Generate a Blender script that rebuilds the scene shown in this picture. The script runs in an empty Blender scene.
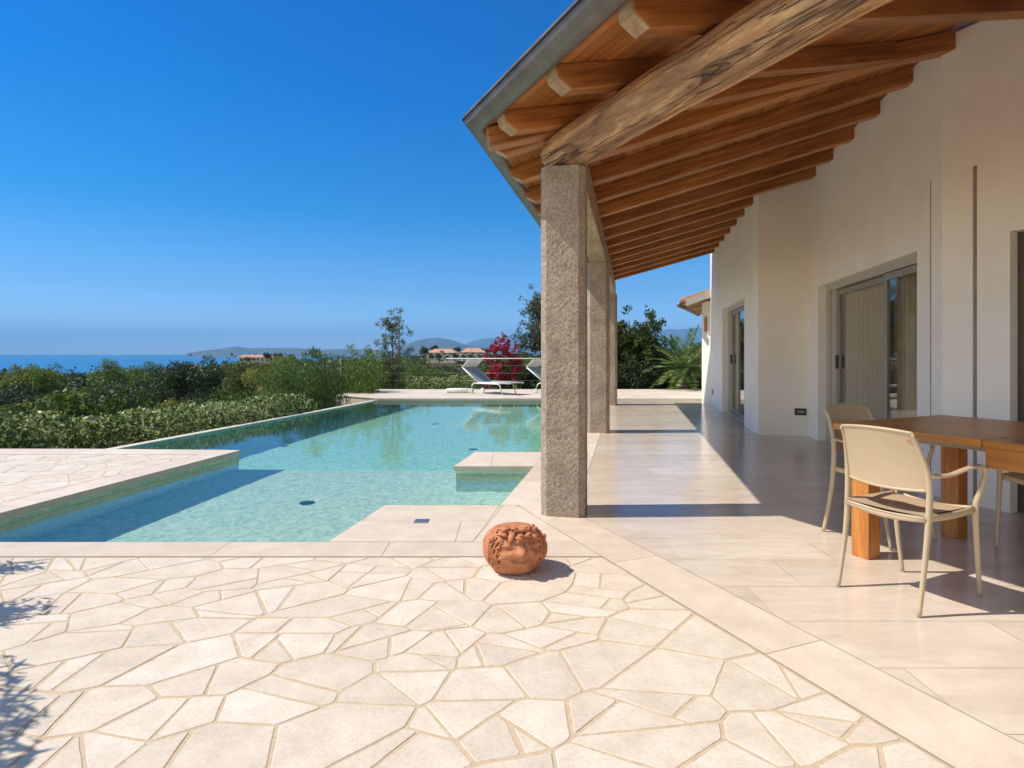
import bpy, bmesh, math, random
import numpy as np
from mathutils import Vector, Matrix, noise as mnoise

R = math.radians
scene = bpy.context.scene
# ------------------------------------------------------------------ camera
cam_d = bpy.data.cameras.new('camera'); cam = bpy.data.objects.new('camera', cam_d)
scene.collection.objects.link(cam)
cam.location = (0, 0, 1.2); cam.rotation_euler = (R(90), 0, 0)
cam_d.sensor_width = 36; cam_d.lens = 36*600/1024; cam_d.shift_y = -30.5/1024
cam_d.clip_start = 0.05; cam_d.clip_end = 90000
scene.camera = cam
# ------------------------------------------------------------------ world, sun, exposure
SUN_EL, SUN_AZ = 51.8, 2.0
w = bpy.data.worlds.new('World'); scene.world = w; w.use_nodes = True
nt = w.node_tree; nt.nodes.clear()
sky = nt.nodes.new('ShaderNodeTexSky'); sky.sky_type = 'NISHITA'; sky.sun_disc = False
sky.sun_elevation = R(SUN_EL); sky.sun_rotation = R(270-SUN_AZ)
sky.altitude = 60; sky.air_density = 1.0; sky.dust_density = 0.1; sky.ozone_density = 2.5
hs = nt.nodes.new('ShaderNodeMix'); hs.data_type = 'RGBA'; hs.blend_type = 'MULTIPLY'; hs.inputs[0].default_value = 1.0
# sky colour: polarised deep blue over the sea (+Y), extra warm brightness added to sky behind the camera to fill shaded walls
wtc = nt.nodes.new('ShaderNodeTexCoord'); wsx = nt.nodes.new('ShaderNodeSeparateXYZ'); nt.links.new(wtc.outputs['Generated'], wsx.inputs[0])
wel = nt.nodes.new('ShaderNodeValToRGB'); nt.links.new(wsx.outputs['Z'], wel.inputs[0])
for k_, (p_, c_) in enumerate(((0.0, (.70,.86,1.32,1)), (.10, (.31,.58,.88,1)), (.22, (.06,.50,.84,1)), (.38, (.0,.45,.90,1)), (.62, (.0,.41,.93,1)))):
    e_ = wel.color_ramp.elements[k_] if k_ < 2 else wel.color_ramp.elements.new(p_)
    e_.position = p_; e_.color = c_
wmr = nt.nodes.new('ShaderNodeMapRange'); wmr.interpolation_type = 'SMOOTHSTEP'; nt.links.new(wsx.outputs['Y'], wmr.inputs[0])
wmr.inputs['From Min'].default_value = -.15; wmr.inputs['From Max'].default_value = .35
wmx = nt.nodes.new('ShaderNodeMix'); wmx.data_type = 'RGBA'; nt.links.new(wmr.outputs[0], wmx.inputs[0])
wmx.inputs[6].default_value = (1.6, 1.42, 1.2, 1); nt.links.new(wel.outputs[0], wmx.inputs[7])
bg = nt.nodes.new('ShaderNodeBackground'); bg.inputs['Strength'].default_value = 0.125
wo = nt.nodes.new('ShaderNodeOutputWorld')
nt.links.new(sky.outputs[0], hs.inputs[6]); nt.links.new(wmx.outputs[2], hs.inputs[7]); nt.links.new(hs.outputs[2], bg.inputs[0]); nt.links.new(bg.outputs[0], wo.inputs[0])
sd = bpy.data.lights.new('sun', 'SUN'); sd.energy = 4.0; sd.angle = R(0.5); sd.color = (1.0, 0.93, 0.82)
sd.cycles.is_caustics_light = True; so = bpy.data.objects.new('sun', sd); scene.collection.objects.link(so)
so.rotation_euler = (0, -R(90-SUN_EL), R(SUN_AZ)); so.location = (-20, 0, 30)
scene.view_settings.view_transform = 'Standard'; scene.view_settings.look = 'None'
scene.view_settings.exposure = 0.43; scene.view_settings.gamma = 1.0; scene.view_settings.use_curve_mapping = False
scene.render.engine = 'CYCLES'
cy = scene.cycles
cy.use_denoising = True
cy.max_bounces = 10; cy.diffuse_bounces = 5; cy.glossy_bounces = 4; cy.transmission_bounces = 6
cy.transparent_max_bounces = 24; cy.volume_bounces = 0
cy.caustics_reflective = False; cy.caustics_refractive = True
cy.sample_clamp_indirect = 6.0

# ------------------------------------------------------------------ helpers
col = scene.collection
def setp(o, label=None, cat=None, group=None, kind=None):
    if label: o['label'] = label
    if cat: o['category'] = cat
    if group: o['group'] = group
    if kind: o['kind'] = kind
    return o
def empty(name, loc=(0, 0, 0), rz=0, label=None, cat=None, group=None):
    o = bpy.data.objects.new(name, None); col.objects.link(o)
    o.location = loc; o.rotation_euler = (0, 0, rz); o.empty_display_size = 0.2
    return setp(o, label, cat, group)
class MB:
    """collects geometry for one mesh"""
    def __init__(s): s.v = []; s.f = []; s.c = []
    def poly(s, pts, c=None):
        i = len(s.v); s.v += [tuple(p) for p in pts]; s.f.append(tuple(range(i, i+len(pts)))); s.c.append(c if c is not None else .5)
    def hexa(s, P, c=None):   # 8 pts: bottom 4 ccw, top 4
        i = len(s.v); s.v += [tuple(p) for p in P]
        for q in ((3,2,1,0),(4,5,6,7),(0,1,5,4),(1,2,6,5),(2,3,7,6),(3,0,4,7)):
            s.f.append(tuple(i+k for k in q)); s.c.append(c if c is not None else .5)
    def box(s, c0, c1, M=None, c=None):
        x0,y0,z0 = c0; x1,y1,z1 = c1
        P = [(x0,y0,z0),(x1,y0,z0),(x1,y1,z0),(x0,y1,z0),(x0,y0,z1),(x1,y0,z1),(x1,y1,z1),(x0,y1,z1)]
        if M is not None: P = [M @ Vector(p) for p in P]
        s.hexa(P, c)
    def prism(s, pts, z0, z1, c=None):
        n = len(pts); i = len(s.v)
        s.v += [(p[0],p[1],z0) for p in pts] + [(p[0],p[1],z1) for p in pts]
        s.f.append(tuple(i+k for k in reversed(range(n)))); s.f.append(tuple(i+n+k for k in range(n)))
        for k in range(n): s.f.append((i+k, i+(k+1)%n, i+n+(k+1)%n, i+n+k))
        s.c += [c if c is not None else .5]*(n+2)
    def tube(s, pts, rad, n=12, flat=None, cap=True, c=None, side=None):
        """swept tube; rad number or list; flat = list of (rx, rz) scale, side = reference direction"""
        P = [Vector(p) for p in pts]; m = len(P)
        rs = rad if isinstance(rad, (list, tuple)) else [rad]*m
        i0 = len(s.v)
        for k in range(m):
            t = (P[min(k+1,m-1)] - P[max(k-1,0)]).normalized()
            ref = Vector(side) if side else (Vector((0,0,1)) if abs(t.z) < .9 else Vector((1,0,0)))
            a = t.cross(ref).normalized(); b = a.cross(t).normalized()
            r = rs[k]; ra, rb = (r, r) if not isinstance(r, (list, tuple)) else r
            for j in range(n):
                th = 2*math.pi*j/n
                s.v.append(tuple(P[k] + a*math.cos(th)*ra + b*math.sin(th)*rb))
        for k in range(m-1):
            for j in range(n):
                s.f.append((i0+k*n+j, i0+k*n+(j+1)%n, i0+(k+1)*n+(j+1)%n, i0+(k+1)*n+j)); s.c.append(c if c is not None else .5)
        if cap:
            s.f.append(tuple(i0+j for j in reversed(range(n)))); s.f.append(tuple(i0+(m-1)*n+j for j in range(n)))
            s.c += [c if c is not None else .5]*2
    def grid(s, fn, nu, nv, close_u=False, c=None):
        i0 = len(s.v)
        for a in range(nu):
            for b in range(nv): s.v.append(tuple(fn(a/(nu-1 if not close_u else nu), b/(nv-1))))
        for a in range(nu if close_u else nu-1):
            for b in range(nv-1):
                a2 = (a+1) % nu
                s.f.append((i0+a*nv+b, i0+a2*nv+b, i0+a2*nv+b+1, i0+a*nv+b+1)); s.c.append(c if c is not None else .5)
    def build(s, name, mat, parent=None, smooth=False, bevel=0, tint=False, recalc=True, seg=2, M=None):
        me = bpy.data.meshes.new(name); me.from_pydata(s.v, [], s.f)
        if tint:
            a = me.attributes.new('tint', 'FLOAT', 'FACE'); a.data.foreach_set('value', np.array(s.c, dtype=np.float32))
        if recalc:
            bm = bmesh.new(); bm.from_mesh(me); bmesh.ops.recalc_face_normals(bm, faces=bm.faces); bm.to_mesh(me); bm.free()
        if smooth: me.polygons.foreach_set('use_smooth', [True]*len(me.polygons))
        me.materials.append(mat); me.update()
        o = bpy.data.objects.new(name, me); col.objects.link(o)
        if parent: o.parent = parent
        if M is not None: o.matrix_local = M
        if bevel:
            b = o.modifiers.new('bevel', 'BEVEL'); b.width = bevel; b.segments = seg; b.limit_method = 'ANGLE'; b.angle_limit = R(35)
            b.harden_normals = False
        return o
def catmull(pts, n=6):
    P = [Vector(p) for p in pts]; out = []
    P = [P[0]*2-P[1]] + P + [P[-1]*2-P[-2]]
    for k in range(1, len(P)-2):
        for j in range(n):
            t = j/n
            out.append(.5*((2*P[k]) + (-P[k-1]+P[k+1])*t + (2*P[k-1]-5*P[k]+4*P[k+1]-P[k+2])*t*t + (-P[k-1]+3*P[k]-3*P[k+1]+P[k+2])*t**3))
    out.append(P[-2]); return out
def lerp_list(vals, n):
    xs = np.linspace(0, 1, len(vals)); return list(np.interp(np.linspace(0, 1, n), xs, vals))

# ------------------------------------------------------------------ materials
def newmat(name):
    m = bpy.data.materials.new(name); m.use_nodes = True
    n = m.node_tree.nodes; l = m.node_tree.links; n.clear()
    out = n.new('ShaderNodeOutputMaterial'); p = n.new('ShaderNodeBsdfPrincipled'); l.new(p.outputs[0], out.inputs[0])
    return m, n, l, p, out
def coords(n, l, space='Object', scale=(1,1,1), rot=(0,0,0)):
    tc = n.new('ShaderNodeTexCoord'); mp = n.new('ShaderNodeMapping'); l.new(tc.outputs[space], mp.inputs[0])
    mp.inputs['Scale'].default_value = scale; mp.inputs['Rotation'].default_value = rot
    return mp.outputs[0]
def wcoords(n, l, scale=(1,1,1), rot=(0,0,0)):
    g = n.new('ShaderNodeNewGeometry'); mp = n.new('ShaderNodeMapping'); l.new(g.outputs['Position'], mp.inputs[0])
    mp.inputs['Scale'].default_value = scale; mp.inputs['Rotation'].default_value = rot
    return mp.outputs[0]
def noise(n, l, vec, scale, detail=4, rough=.55, dist=0):
    t = n.new('ShaderNodeTexNoise'); t.inputs['Scale'].default_value = scale; t.inputs['Detail'].default_value = detail
    t.inputs['Roughness'].default_value = rough; t.inputs['Distortion'].default_value = dist; l.new(vec, t.inputs['Vector']); return t.outputs['Fac']
def ramp(n, l, fac, stops):
    r = n.new('ShaderNodeValToRGB'); l.new(fac, r.inputs[0]); e = r.color_ramp.elements
    while len(e) < len(stops): e.new(.5)
    for k, (p, c) in enumerate(stops): e[k].position = p; e[k].color = (*c, 1)
    return r.outputs[0]
def mixc(n, l, a, b, fac, mode='MIX'):
    m = n.new('ShaderNodeMix'); m.data_type = 'RGBA'; m.blend_type = mode
    for s, v in ((m.inputs[0], fac), (m.inputs[6], a), (m.inputs[7], b)):
        if hasattr(v, 'is_linked'): l.new(v, s)
        elif isinstance(v, (int, float)): s.default_value = v
        else: s.default_value = (*v, 1)
    return m.outputs[2]
def math_(n, l, op, a, b=0.0):
    m = n.new('ShaderNodeMath'); m.operation = op
    for s, v in ((m.inputs[0], a), (m.inputs[1], b)):
        if hasattr(v, 'is_linked'): l.new(v, s)
        else: s.default_value = v
    return m.outputs[0]
def bump(n, l, p, h, strength=.3, dist=.01):
    b = n.new('ShaderNodeBump'); b.inputs['Strength'].default_value = strength; b.inputs['Distance'].default_value = dist
    l.new(h, b.inputs['Height']); l.new(b.outputs[0], p.inputs['Normal']); return b
def tintnode(n):
    a = n.new('ShaderNodeAttribute'); a.attribute_name = 'tint'; return a.outputs['Fac']

def m_plain(name, c, rough=.5, metal=0, spec=.5, nscale=8, var=.12, bstr=.05):
    m, n, l, p, o = newmat(name)
    v = coords(n, l); f = noise(n, l, v, nscale, 4)
    lo = tuple(x*(1-var) for x in c); hi = tuple(min(1, x*(1+var)) for x in c)
    l.new(ramp(n, l, f, [(.3, lo), (.7, hi)]), p.inputs['Base Color'])
    p.inputs['Roughness'].default_value = rough; p.inputs['Metallic'].default_value = metal
    p.inputs['Specular IOR Level'].default_value = spec
    if bstr: bump(n, l, p, noise(n, l, v, nscale*12, 3), bstr, .003)
    return m
def m_stone():      # flagstones, per-stone tint
    m, n, l, p, o = newmat('pale_flagstone')
    v = wcoords(n, l); t = tintnode(n)
    base = ramp(n, l, t, [(0, (.665,.58,.475)), (.3, (.69,.60,.495)), (.65, (.715,.625,.515)), (.85, (.735,.645,.54)), (1, (.75,.665,.565))])
    f1 = noise(n, l, v, 7, 6, .6); f2 = noise(n, l, v, 60, 4, .7)
    c = mixc(n, l, base, ramp(n, l, f1, [(.3, (.86,.83,.80)), (.7, (1.05,1.04,1.03))]), 1.0, 'MULTIPLY')
    c = mixc(n, l, c, ramp(n, l, f2, [(.35, (.88,.86,.82)), (.55, (1,1,1))]), .8, 'MULTIPLY')
    l.new(c, p.inputs['Base Color']); p.inputs['Roughness'].default_value = .75; p.inputs['Specular IOR Level'].default_value = .25
    h = math_(n, l, 'ADD', noise(n, l, v, 14, 5, .6), math_(n, l, 'MULTIPLY', f2, .35)); bump(n, l, p, h, .40, .007)
    return m
def m_grout():
    m, n, l, p, o = newmat('sandy_grout')
    v = wcoords(n, l); f = noise(n, l, v, 30, 5, .7); f2 = noise(n, l, v, 2.5, 3)
    c = ramp(n, l, f, [(.3, (.42,.30,.18)), (.7, (.62,.48,.32))])
    c = mixc(n, l, c, (.66,.54,.39), math_(n, l, 'MULTIPLY', f2, .6))
    l.new(c, p.inputs['Base Color']); p.inputs['Roughness'].default_value = .95; bump(n, l, p, f, .5, .006); return m
def m_marble():
    m, n, l, p, o = newmat('honed_limestone')
    v = wcoords(n, l, (1, 2.6, 1)); t = tintnode(n)
    base = ramp(n, l, t, [(0, (.63,.535,.43)), (.5, (.67,.58,.475)), (1, (.71,.625,.52))])
    f1 = noise(n, l, v, 2.2, 7, .62, .5); f2 = noise(n, l, v, 9, 6, .65, .3)
    c = mixc(n, l, base, ramp(n, l, f1, [(.32, (.90,.85,.80)), (.6, (1.04,1.03,1.02))]), 1.0, 'MULTIPLY')
    c = mixc(n, l, c, ramp(n, l, f2, [(.3, (.90,.88,.87)), (.55, (1,1,1))]), .7, 'MULTIPLY')
    l.new(c, p.inputs['Base Color'])
    rr = ramp(n, l, noise(n, l, v, 3, 3), [(.3, (.13,)*3), (.7, (.22,)*3)]); l.new(rr, p.inputs['Roughness'])
    p.inputs['Specular IOR Level'].default_value = .5
    bump(n, l, p, noise(n, l, wcoords(n, l), 2.5, 2), .03, .006); return m
def m_coping():
    m, n, l, p, o = newmat('pale_coping_stone')
    v = wcoords(n, l); t = tintnode(n)
    base = ramp(n, l, t, [(0, (.63,.53,.43)), (1, (.72,.62,.51))])
    f = noise(n, l, v, 5, 7, .65); f2 = noise(n, l, v, 70, 3, .6)
    c = mixc(n, l, base, ramp(n, l, f, [(.3, (.88,.85,.81)), (.65, (1.04,1.03,1.02))]), 1.0, 'MULTIPLY')
    c = mixc(n, l, c, ramp(n, l, f2, [(.35, (.93,.91,.89)), (.55, (1,1,1))]), .6, 'MULTIPLY')
    l.new(c, p.inputs['Base Color']); p.inputs['Roughness'].default_value = .7; p.inputs['Specular IOR Level'].default_value = .3
    bump(n, l, p, f2, .25, .004); return m
def m_granite(tag='granite', k=1.0):
    m, n, l, p, o = newmat(tag)
    v = wcoords(n, l); f = noise(n, l, v, 55, 5, .75); f1 = noise(n, l, v, 5, 4)
    vo = n.new('ShaderNodeTexVoronoi'); vo.inputs['Scale'].default_value = 150; l.new(v, vo.inputs['Vector'])
    c = ramp(n, l, f, [(.3, (.27*k,.205*k,.16*k)), (.5, (.46*k,.37*k,.295*k)), (.72, (.70*k,.60*k,.51*k))])
    c = mixc(n, l, c, ramp(n, l, vo.outputs['Color'], [(.1, (.55,.5,.47)), (.5, (1,1,1))]), .6, 'MULTIPLY')
    c = mixc(n, l, c, ramp(n, l, f1, [(.3, (.78,.74,.70)), (.7, (1.10,1.08,1.06))]), 1, 'MULTIPLY')
    l.new(c, p.inputs['Base Color']); p.inputs['Roughness'].default_value = .85; p.inputs['Specular IOR Level'].default_value = .3
    bump(n, l, p, noise(n, l, v, 95, 4, .65), .9, .009); return m
def m_plaster():
    m, n, l, p, o = newmat('cream_plaster')
    v = wcoords(n, l); f = noise(n, l, v, 1.6, 5, .55, .4); f2 = noise(n, l, v, 45, 4, .6)
    c = ramp(n, l, f, [(.3, (.83,.755,.675)), (.7, (.89,.825,.75))])
    l.new(c, p.inputs['Base Color']); p.inputs['Roughness'].default_value = .9; p.inputs['Specular IOR Level'].default_value = .2
    h = math_(n, l, 'ADD', math_(n, l, 'MULTIPLY', noise(n, l, v, 3.5, 4), 3.0), f2); bump(n, l, p, h, .38, .007); return m
def m_wood(name, cols, sc=(1.2, 22, 22), rough=.5, grain=1.0, bstr=.3, space='Object', crack=0, tint=False, spec=.4, patch=False):
    m, n, l, p, o = newmat(name)
    v = coords(n, l, space, sc)
    oi = n.new('ShaderNodeObjectInfo')
    va = n.new('ShaderNodeVectorMath'); va.operation = 'ADD'; l.new(v, va.inputs[0])
    cmb = n.new('ShaderNodeCombineXYZ'); r10 = math_(n, l, 'MULTIPLY', oi.outputs['Random'], 37.0)
    l.new(r10, cmb.inputs[0]); l.new(r10, cmb.inputs[1]); l.new(cmb.outputs[0], va.inputs[1]); v = va.outputs[0]
    f = noise(n, l, v, 1.0, 7, .62, .8)
    c = ramp(n, l, f, [(.25, cols[0]), (.5, cols[1]), (.75, cols[2])])
    v2 = coords(n, l, space, (1, 3, 3)); f2 = noise(n, l, v2, 1.6, 3)
    c = mixc(n, l, c, ramp(n, l, f2, [(.3, (.72,.68,.65)), (.7, (1.12,1.12,1.12))]), .8, 'MULTIPLY')
    vr = ramp(n, l, oi.outputs['Random'], [(0, (.8,.78,.76)), (1, (1.15,1.13,1.1))]); c = mixc(n, l, c, vr, 1, 'MULTIPLY')
    if tint:
        c = mixc(n, l, c, ramp(n, l, tintnode(n), [(0, (.72,.66,.6)), (1, (1.2,1.18,1.12))]), 1, 'MULTIPLY')
    h = f
    if patch:
        v4 = coords(n, l, space, (1.0, 6, 6)); f4 = noise(n, l, v4, 1.3, 5, .65, .6); f5 = noise(n, l, v4, 3.5, 6, .7)
        c = mixc(n, l, c, ramp(n, l, f4, [(.36, (.62,.56,.53)), (.50, (1,1,1)), (.64, (1.28,1.16,.92))]), 1, 'MULTIPLY')
        c = mixc(n, l, c, ramp(n, l, f5, [(.34, (.55,.48,.45)), (.44, (1,1,1))]), .8, 'MULTIPLY'); h = math_(n, l, 'ADD', h, f5)
    if crack:
        v3 = coords(n, l, space, (sc[0]*.16, sc[1]*.8, sc[2]*.8)); f3 = noise(n, l, v3, .8, 5, .5, 1.2)
        ck = ramp(n, l, math_(n, l, 'ABSOLUTE', math_(n, l, 'SUBTRACT', f3, .5)), [(0, (0,0,0)), (.018*crack, (1,1,1))])
        c = mixc(n, l, c, ck, .75, 'MULTIPLY'); h = math_(n, l, 'ADD', f, ck)
    l.new(c, p.inputs['Base Color']); p.inputs['Roughness'].default_value = rough; p.inputs['Specular IOR Level'].default_value = spec
    bump(n, l, p, h, bstr, .006); return m
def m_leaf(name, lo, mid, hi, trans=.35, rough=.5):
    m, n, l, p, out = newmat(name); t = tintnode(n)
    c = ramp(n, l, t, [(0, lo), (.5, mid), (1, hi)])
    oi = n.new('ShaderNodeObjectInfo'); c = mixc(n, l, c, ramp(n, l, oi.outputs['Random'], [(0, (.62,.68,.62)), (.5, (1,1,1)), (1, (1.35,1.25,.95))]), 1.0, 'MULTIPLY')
    l.new(c, p.inputs['Base Color']); p.inputs['Roughness'].default_value = rough; p.inputs['Specular IOR Level'].default_value = .35
    tr = n.new('ShaderNodeBsdfTranslucent'); l.new(mixc(n, l, c, (1.0, 1.0, .55), 1, 'MULTIPLY'), tr.inputs[0])
    mx = n.new('ShaderNodeMixShader'); mx.inputs[0].default_value = trans
    l.new(p.outputs[0], mx.inputs[1]); l.new(tr.outputs[0], mx.inputs[2]); l.new(mx.outputs[0], out.inputs[0]); return m
def schlick(n, l, f0, normal=None):
    lw = n.new('ShaderNodeLayerWeight'); lw.inputs['Blend'].default_value = .5
    if normal is not None: l.new(normal, lw.inputs['Normal'])
    f = math_(n, l, 'POWER', lw.outputs['Facing'], 5.0)
    return math_(n, l, 'ADD', math_(n, l, 'MULTIPLY', f, 1-f0), f0)
def m_glass():
    m, n, l, p, out = newmat('window_glass')
    n.remove(p); g = n.new('ShaderNodeBsdfGlossy'); g.inputs['Roughness'].default_value = .01; g.inputs['Color'].default_value = (.95,.97,.96,1)
    t = n.new('ShaderNodeBsdfTransparent'); t.inputs[0].default_value = (.90,.92,.90,1)
    mx = n.new('ShaderNodeMixShader'); l.new(schlick(n, l, .05), mx.inputs[0]); l.new(t.outputs[0], mx.inputs[1]); l.new(g.outputs[0], mx.inputs[2])
    l.new(mx.outputs[0], out.inputs[0]); return m
def m_poolwater():
    m, n, l, p, out = newmat('pool_water')
    n.remove(p); g = n.new('ShaderNodeBsdfGlossy'); g.inputs['Roughness'].default_value = 0.0; g.inputs['Color'].default_value = (.80,.86,.88,1)
    t = n.new('ShaderNodeBsdfRefraction'); t.inputs['Roughness'].default_value = 0.0; t.inputs['IOR'].default_value = 1.33; t.inputs['Color'].default_value = (.90,1.0,.93,1)
    v = wcoords(n, l, (1, 1, 1)); h = math_(n, l, 'ADD', noise(n, l, v, 5, 3, .6), math_(n, l, 'MULTIPLY', noise(n, l, v, 1.7, 2), 1.5))
    b = n.new('ShaderNodeBump'); b.inputs['Strength'].default_value = .2; b.inputs['Distance'].default_value = .008; l.new(h, b.inputs['Height'])
    l.new(b.outputs[0], g.inputs['Normal']); l.new(b.outputs[0], t.inputs['Normal'])
    fr = n.new('ShaderNodeFresnel'); fr.inputs['IOR'].default_value = 1.33; l.new(b.outputs[0], fr.inputs['Normal'])
    mx = n.new('ShaderNodeMixShader'); l.new(fr.outputs[0], mx.inputs[0]); l.new(t.outputs[0], mx.inputs[1]); l.new(g.outputs[0], mx.inputs[2])
    l.new(mx.outputs[0], out.inputs[0]); return m
def m_mosaic(name='pool_mosaic', k=(1,1,1)):
    m, n, l, p, o = newmat(name)
    v = wcoords(n, l)
    vo = n.new('ShaderNodeTexVoronoi'); vo.inputs['Scale'].default_value = 26; l.new(v, vo.inputs['Vector'])
    f = noise(n, l, v, 9, 4, .7)
    c = ramp(n, l, vo.outputs['Color'], [(.15, (.50,.68,.60)), (.5, (.68,.82,.72)), (.9, (.84,.90,.78))])
    c = mixc(n, l, c, ramp(n, l, f, [(.35, (.86,.90,.90)), (.65, (1.08,1.06,1.04))]), 1, 'MULTIPLY')
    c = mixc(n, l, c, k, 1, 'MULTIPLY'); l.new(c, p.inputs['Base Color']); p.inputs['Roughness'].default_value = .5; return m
def m_sea():
    m, n, l, p, o = newmat('sea_water')
    v = wcoords(n, l, (.0004, .002, 1)); f = noise(n, l, v, 1, 4)
    l.new(ramp(n, l, f, [(.3, (.01,.13,.30)), (.7, (.02,.20,.40))]), p.inputs['Base Color'])
    p.inputs['Roughness'].default_value = .35; p.inputs['IOR'].default_value = 1.33; p.inputs['Specular IOR Level'].default_value = .3
    bump(n, l, p, noise(n, l, wcoords(n, l), .15, 3), .6, 1.5); return m

M = {}
M['stone'] = m_stone(); M['grout'] = m_grout(); M['marble'] = m_marble(); M['coping'] = m_coping()
M['granite'] = m_granite(k=.9); M['plaster'] = m_plaster()
M['rafter'] = m_wood('stained_rafter_wood', [(.20,.07,.018),(.40,.155,.042),(.60,.27,.085)], (1.6,26,26), .5, bstr=.35)
M['plank'] = m_wood('ceiling_planks', [(.24,.08,.022),(.42,.165,.048),(.58,.26,.09)], (1.2,24,24), .5, bstr=.2, tint=True)
M['endgrain'] = m_wood('pale_beam_wood', [(.33,.21,.12),(.46,.33,.20),(.58,.44,.28)], (1.5,18,18), .75, bstr=.25)
M['log'] = m_wood('weathered_log', [(.17,.105,.065),(.38,.235,.135),(.66,.47,.28)], (2.6,15,15), .85, bstr=1.0, crack=1.0, patch=True)
M['teak'] = m_wood('oiled_teak', [(.30,.105,.022),(.48,.19,.04),(.62,.28,.07)], (2.0,34,34), .33, bstr=.08, spec=.5)
M['gutter'] = m_plain('dark_metal_gutter', (.16,.14,.125), .42, .35, .5, 5, .22)
M['terracotta'] = m_plain('terracotta', (.50,.205,.10), .85, 0, .2, 22, .32, .6)
M['tile'] = m_plain('roof_tile', (.40,.21,.12), .85, 0, .2, 6, .3, .3)
M['resin'] = m_plain('beige_resin', (.50,.385,.25), .42, 0, .5, 5, .05, .04)
M['frame'] = m_plain('taupe_frame', (.30,.265,.22), .45, .2, .5, 5, .06)
M['frame_light'] = m_plain('light_frame', (.50,.44,.37), .4, .2, .5, 5, .06)
M['glass'] = m_glass(); M['frame_dark'] = m_plain('bronze_frame', (.10,.075,.055), .45, .2, .4, 5, .08)
M['curtain'] = m_plain('linen_curtain', (.46,.36,.26), .9, 0, .1, 3, .08)
M['dark'] = m_plain('dark_plastic', (.035,.033,.032), .4, 0, .5, 5, .1)
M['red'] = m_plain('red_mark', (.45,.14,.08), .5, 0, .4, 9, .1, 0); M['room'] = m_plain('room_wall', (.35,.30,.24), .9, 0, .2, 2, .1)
M['white'] = m_plain('white_paint', (.74,.74,.72), .4, 0, .5, 6, .05)
M['steel'] = m_plain('steel', (.5,.5,.49), .35, .9, .5, 6, .1)
M['sling'] = m_plain('grey_sling', (.22,.26,.27), .7, 0, .3, 40, .15)
M['cushion'] = m_plain('white_fabric', (.76,.75,.71), .8, 0, .2, 10, .06)
M['water'] = m_poolwater(); M['mosaic'] = m_mosaic(); M['mosaic_depth_tint'] = m_mosaic('pool_mosaic_depth_tint', (.66,.95,.93)); M['sea'] = m_sea()  # deep-pool tile: the tint of light absorbed by deep water is painted in
M['bark'] = m_plain('bark', (.12,.085,.06), .9, 0, .2, 14, .35, .5)
M['inlet'] = m_plain('inlet_grey', (.14,.26,.31), .5, 0, .4, 9, .1); M['joint'] = m_plain('slot_metal', (.27,.235,.20), .8, 0, .2, 5, .1)

# ------------------------------------------------------------------ layout (metres; camera at origin, +Y into the picture)
bdir = Vector((.196, .981)).normalized(); nb = Vector((bdir.y, -bdir.x))
adir = Vector((.42, -.907)).normalized(); na = Vector((-adir.y, adir.x))
C0 = Vector((.40, 4.56))
HIP = .33
def PA(s, q, z=0): p = C0 + adir*s + na*q; return Vector((p.x, p.y, z))
def PB(s, q, z=0): p = C0 + bdir*s + nb*q; return Vector((p.x, p.y, z))
YN = 3.82
K1 = (-1.175, YN); K2 = (-1.01, 4.75); K3 = (-.095, 4.75)
FR_ = (2.155, 16.0); FL_ = (-3.62, 16.0); I0 = (-5.27, 7.56); T_ = (-3.37, 7.46); N_ = (-3.965, YN)
def xo(y): return .235 + (4.27-y)*.4135      # outer line of the band
def xi(y): return .874 + (3.543-y)*.4112     # inner line of the band
def xe(y): return K3[0] + (y-4.75)*.2        # pool's right edge
# --- convex clipping
def clip(poly, a, b):   # keep left side of a->b
    out = []; n = len(poly)
    if n == 0: return out
    dx, dy = b[0]-a[0], b[1]-a[1]
    d = [dx*(p[1]-a[1]) - dy*(p[0]-a[0]) for p in poly]
    for i in range(n):
        j = (i+1) % n
        if d[i] >= 0: out.append(poly[i])
        if (d[i] >= 0) != (d[j] >= 0):
            t = d[i]/(d[i]-d[j]); out.append((poly[i][0]+(poly[j][0]-poly[i][0])*t, poly[i][1]+(poly[j][1]-poly[i][1])*t))
    return out
def clip_convex(poly, region):
    for i in range(len(region)):
        poly = clip(poly, region[i], region[(i+1) % len(region)])
        if len(poly) < 3: return []
    return poly
def area(p): return .5*sum(p[i][0]*p[(i+1)%len(p)][1]-p[(i+1)%len(p)][0]*p[i][1] for i in range(len(p)))
def inset(poly, g):
    if area(poly) < 0: poly = poly[::-1]
    out = list(poly); n = len(poly)
    for i in range(n):
        a, b = poly[i], poly[(i+1) % n]; L = math.hypot(b[0]-a[0], b[1]-a[1])
        if L < 1e-6: continue
        nx, ny = -(b[1]-a[1])/L*g, (b[0]-a[0])/L*g
        out = clip(out, (a[0]+nx, a[1]+ny), (b[0]+nx, b[1]+ny))
        if len(out) < 3: return []
    return out
def ccw(p): return p if area(p) > 0 else p[::-1]

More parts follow.
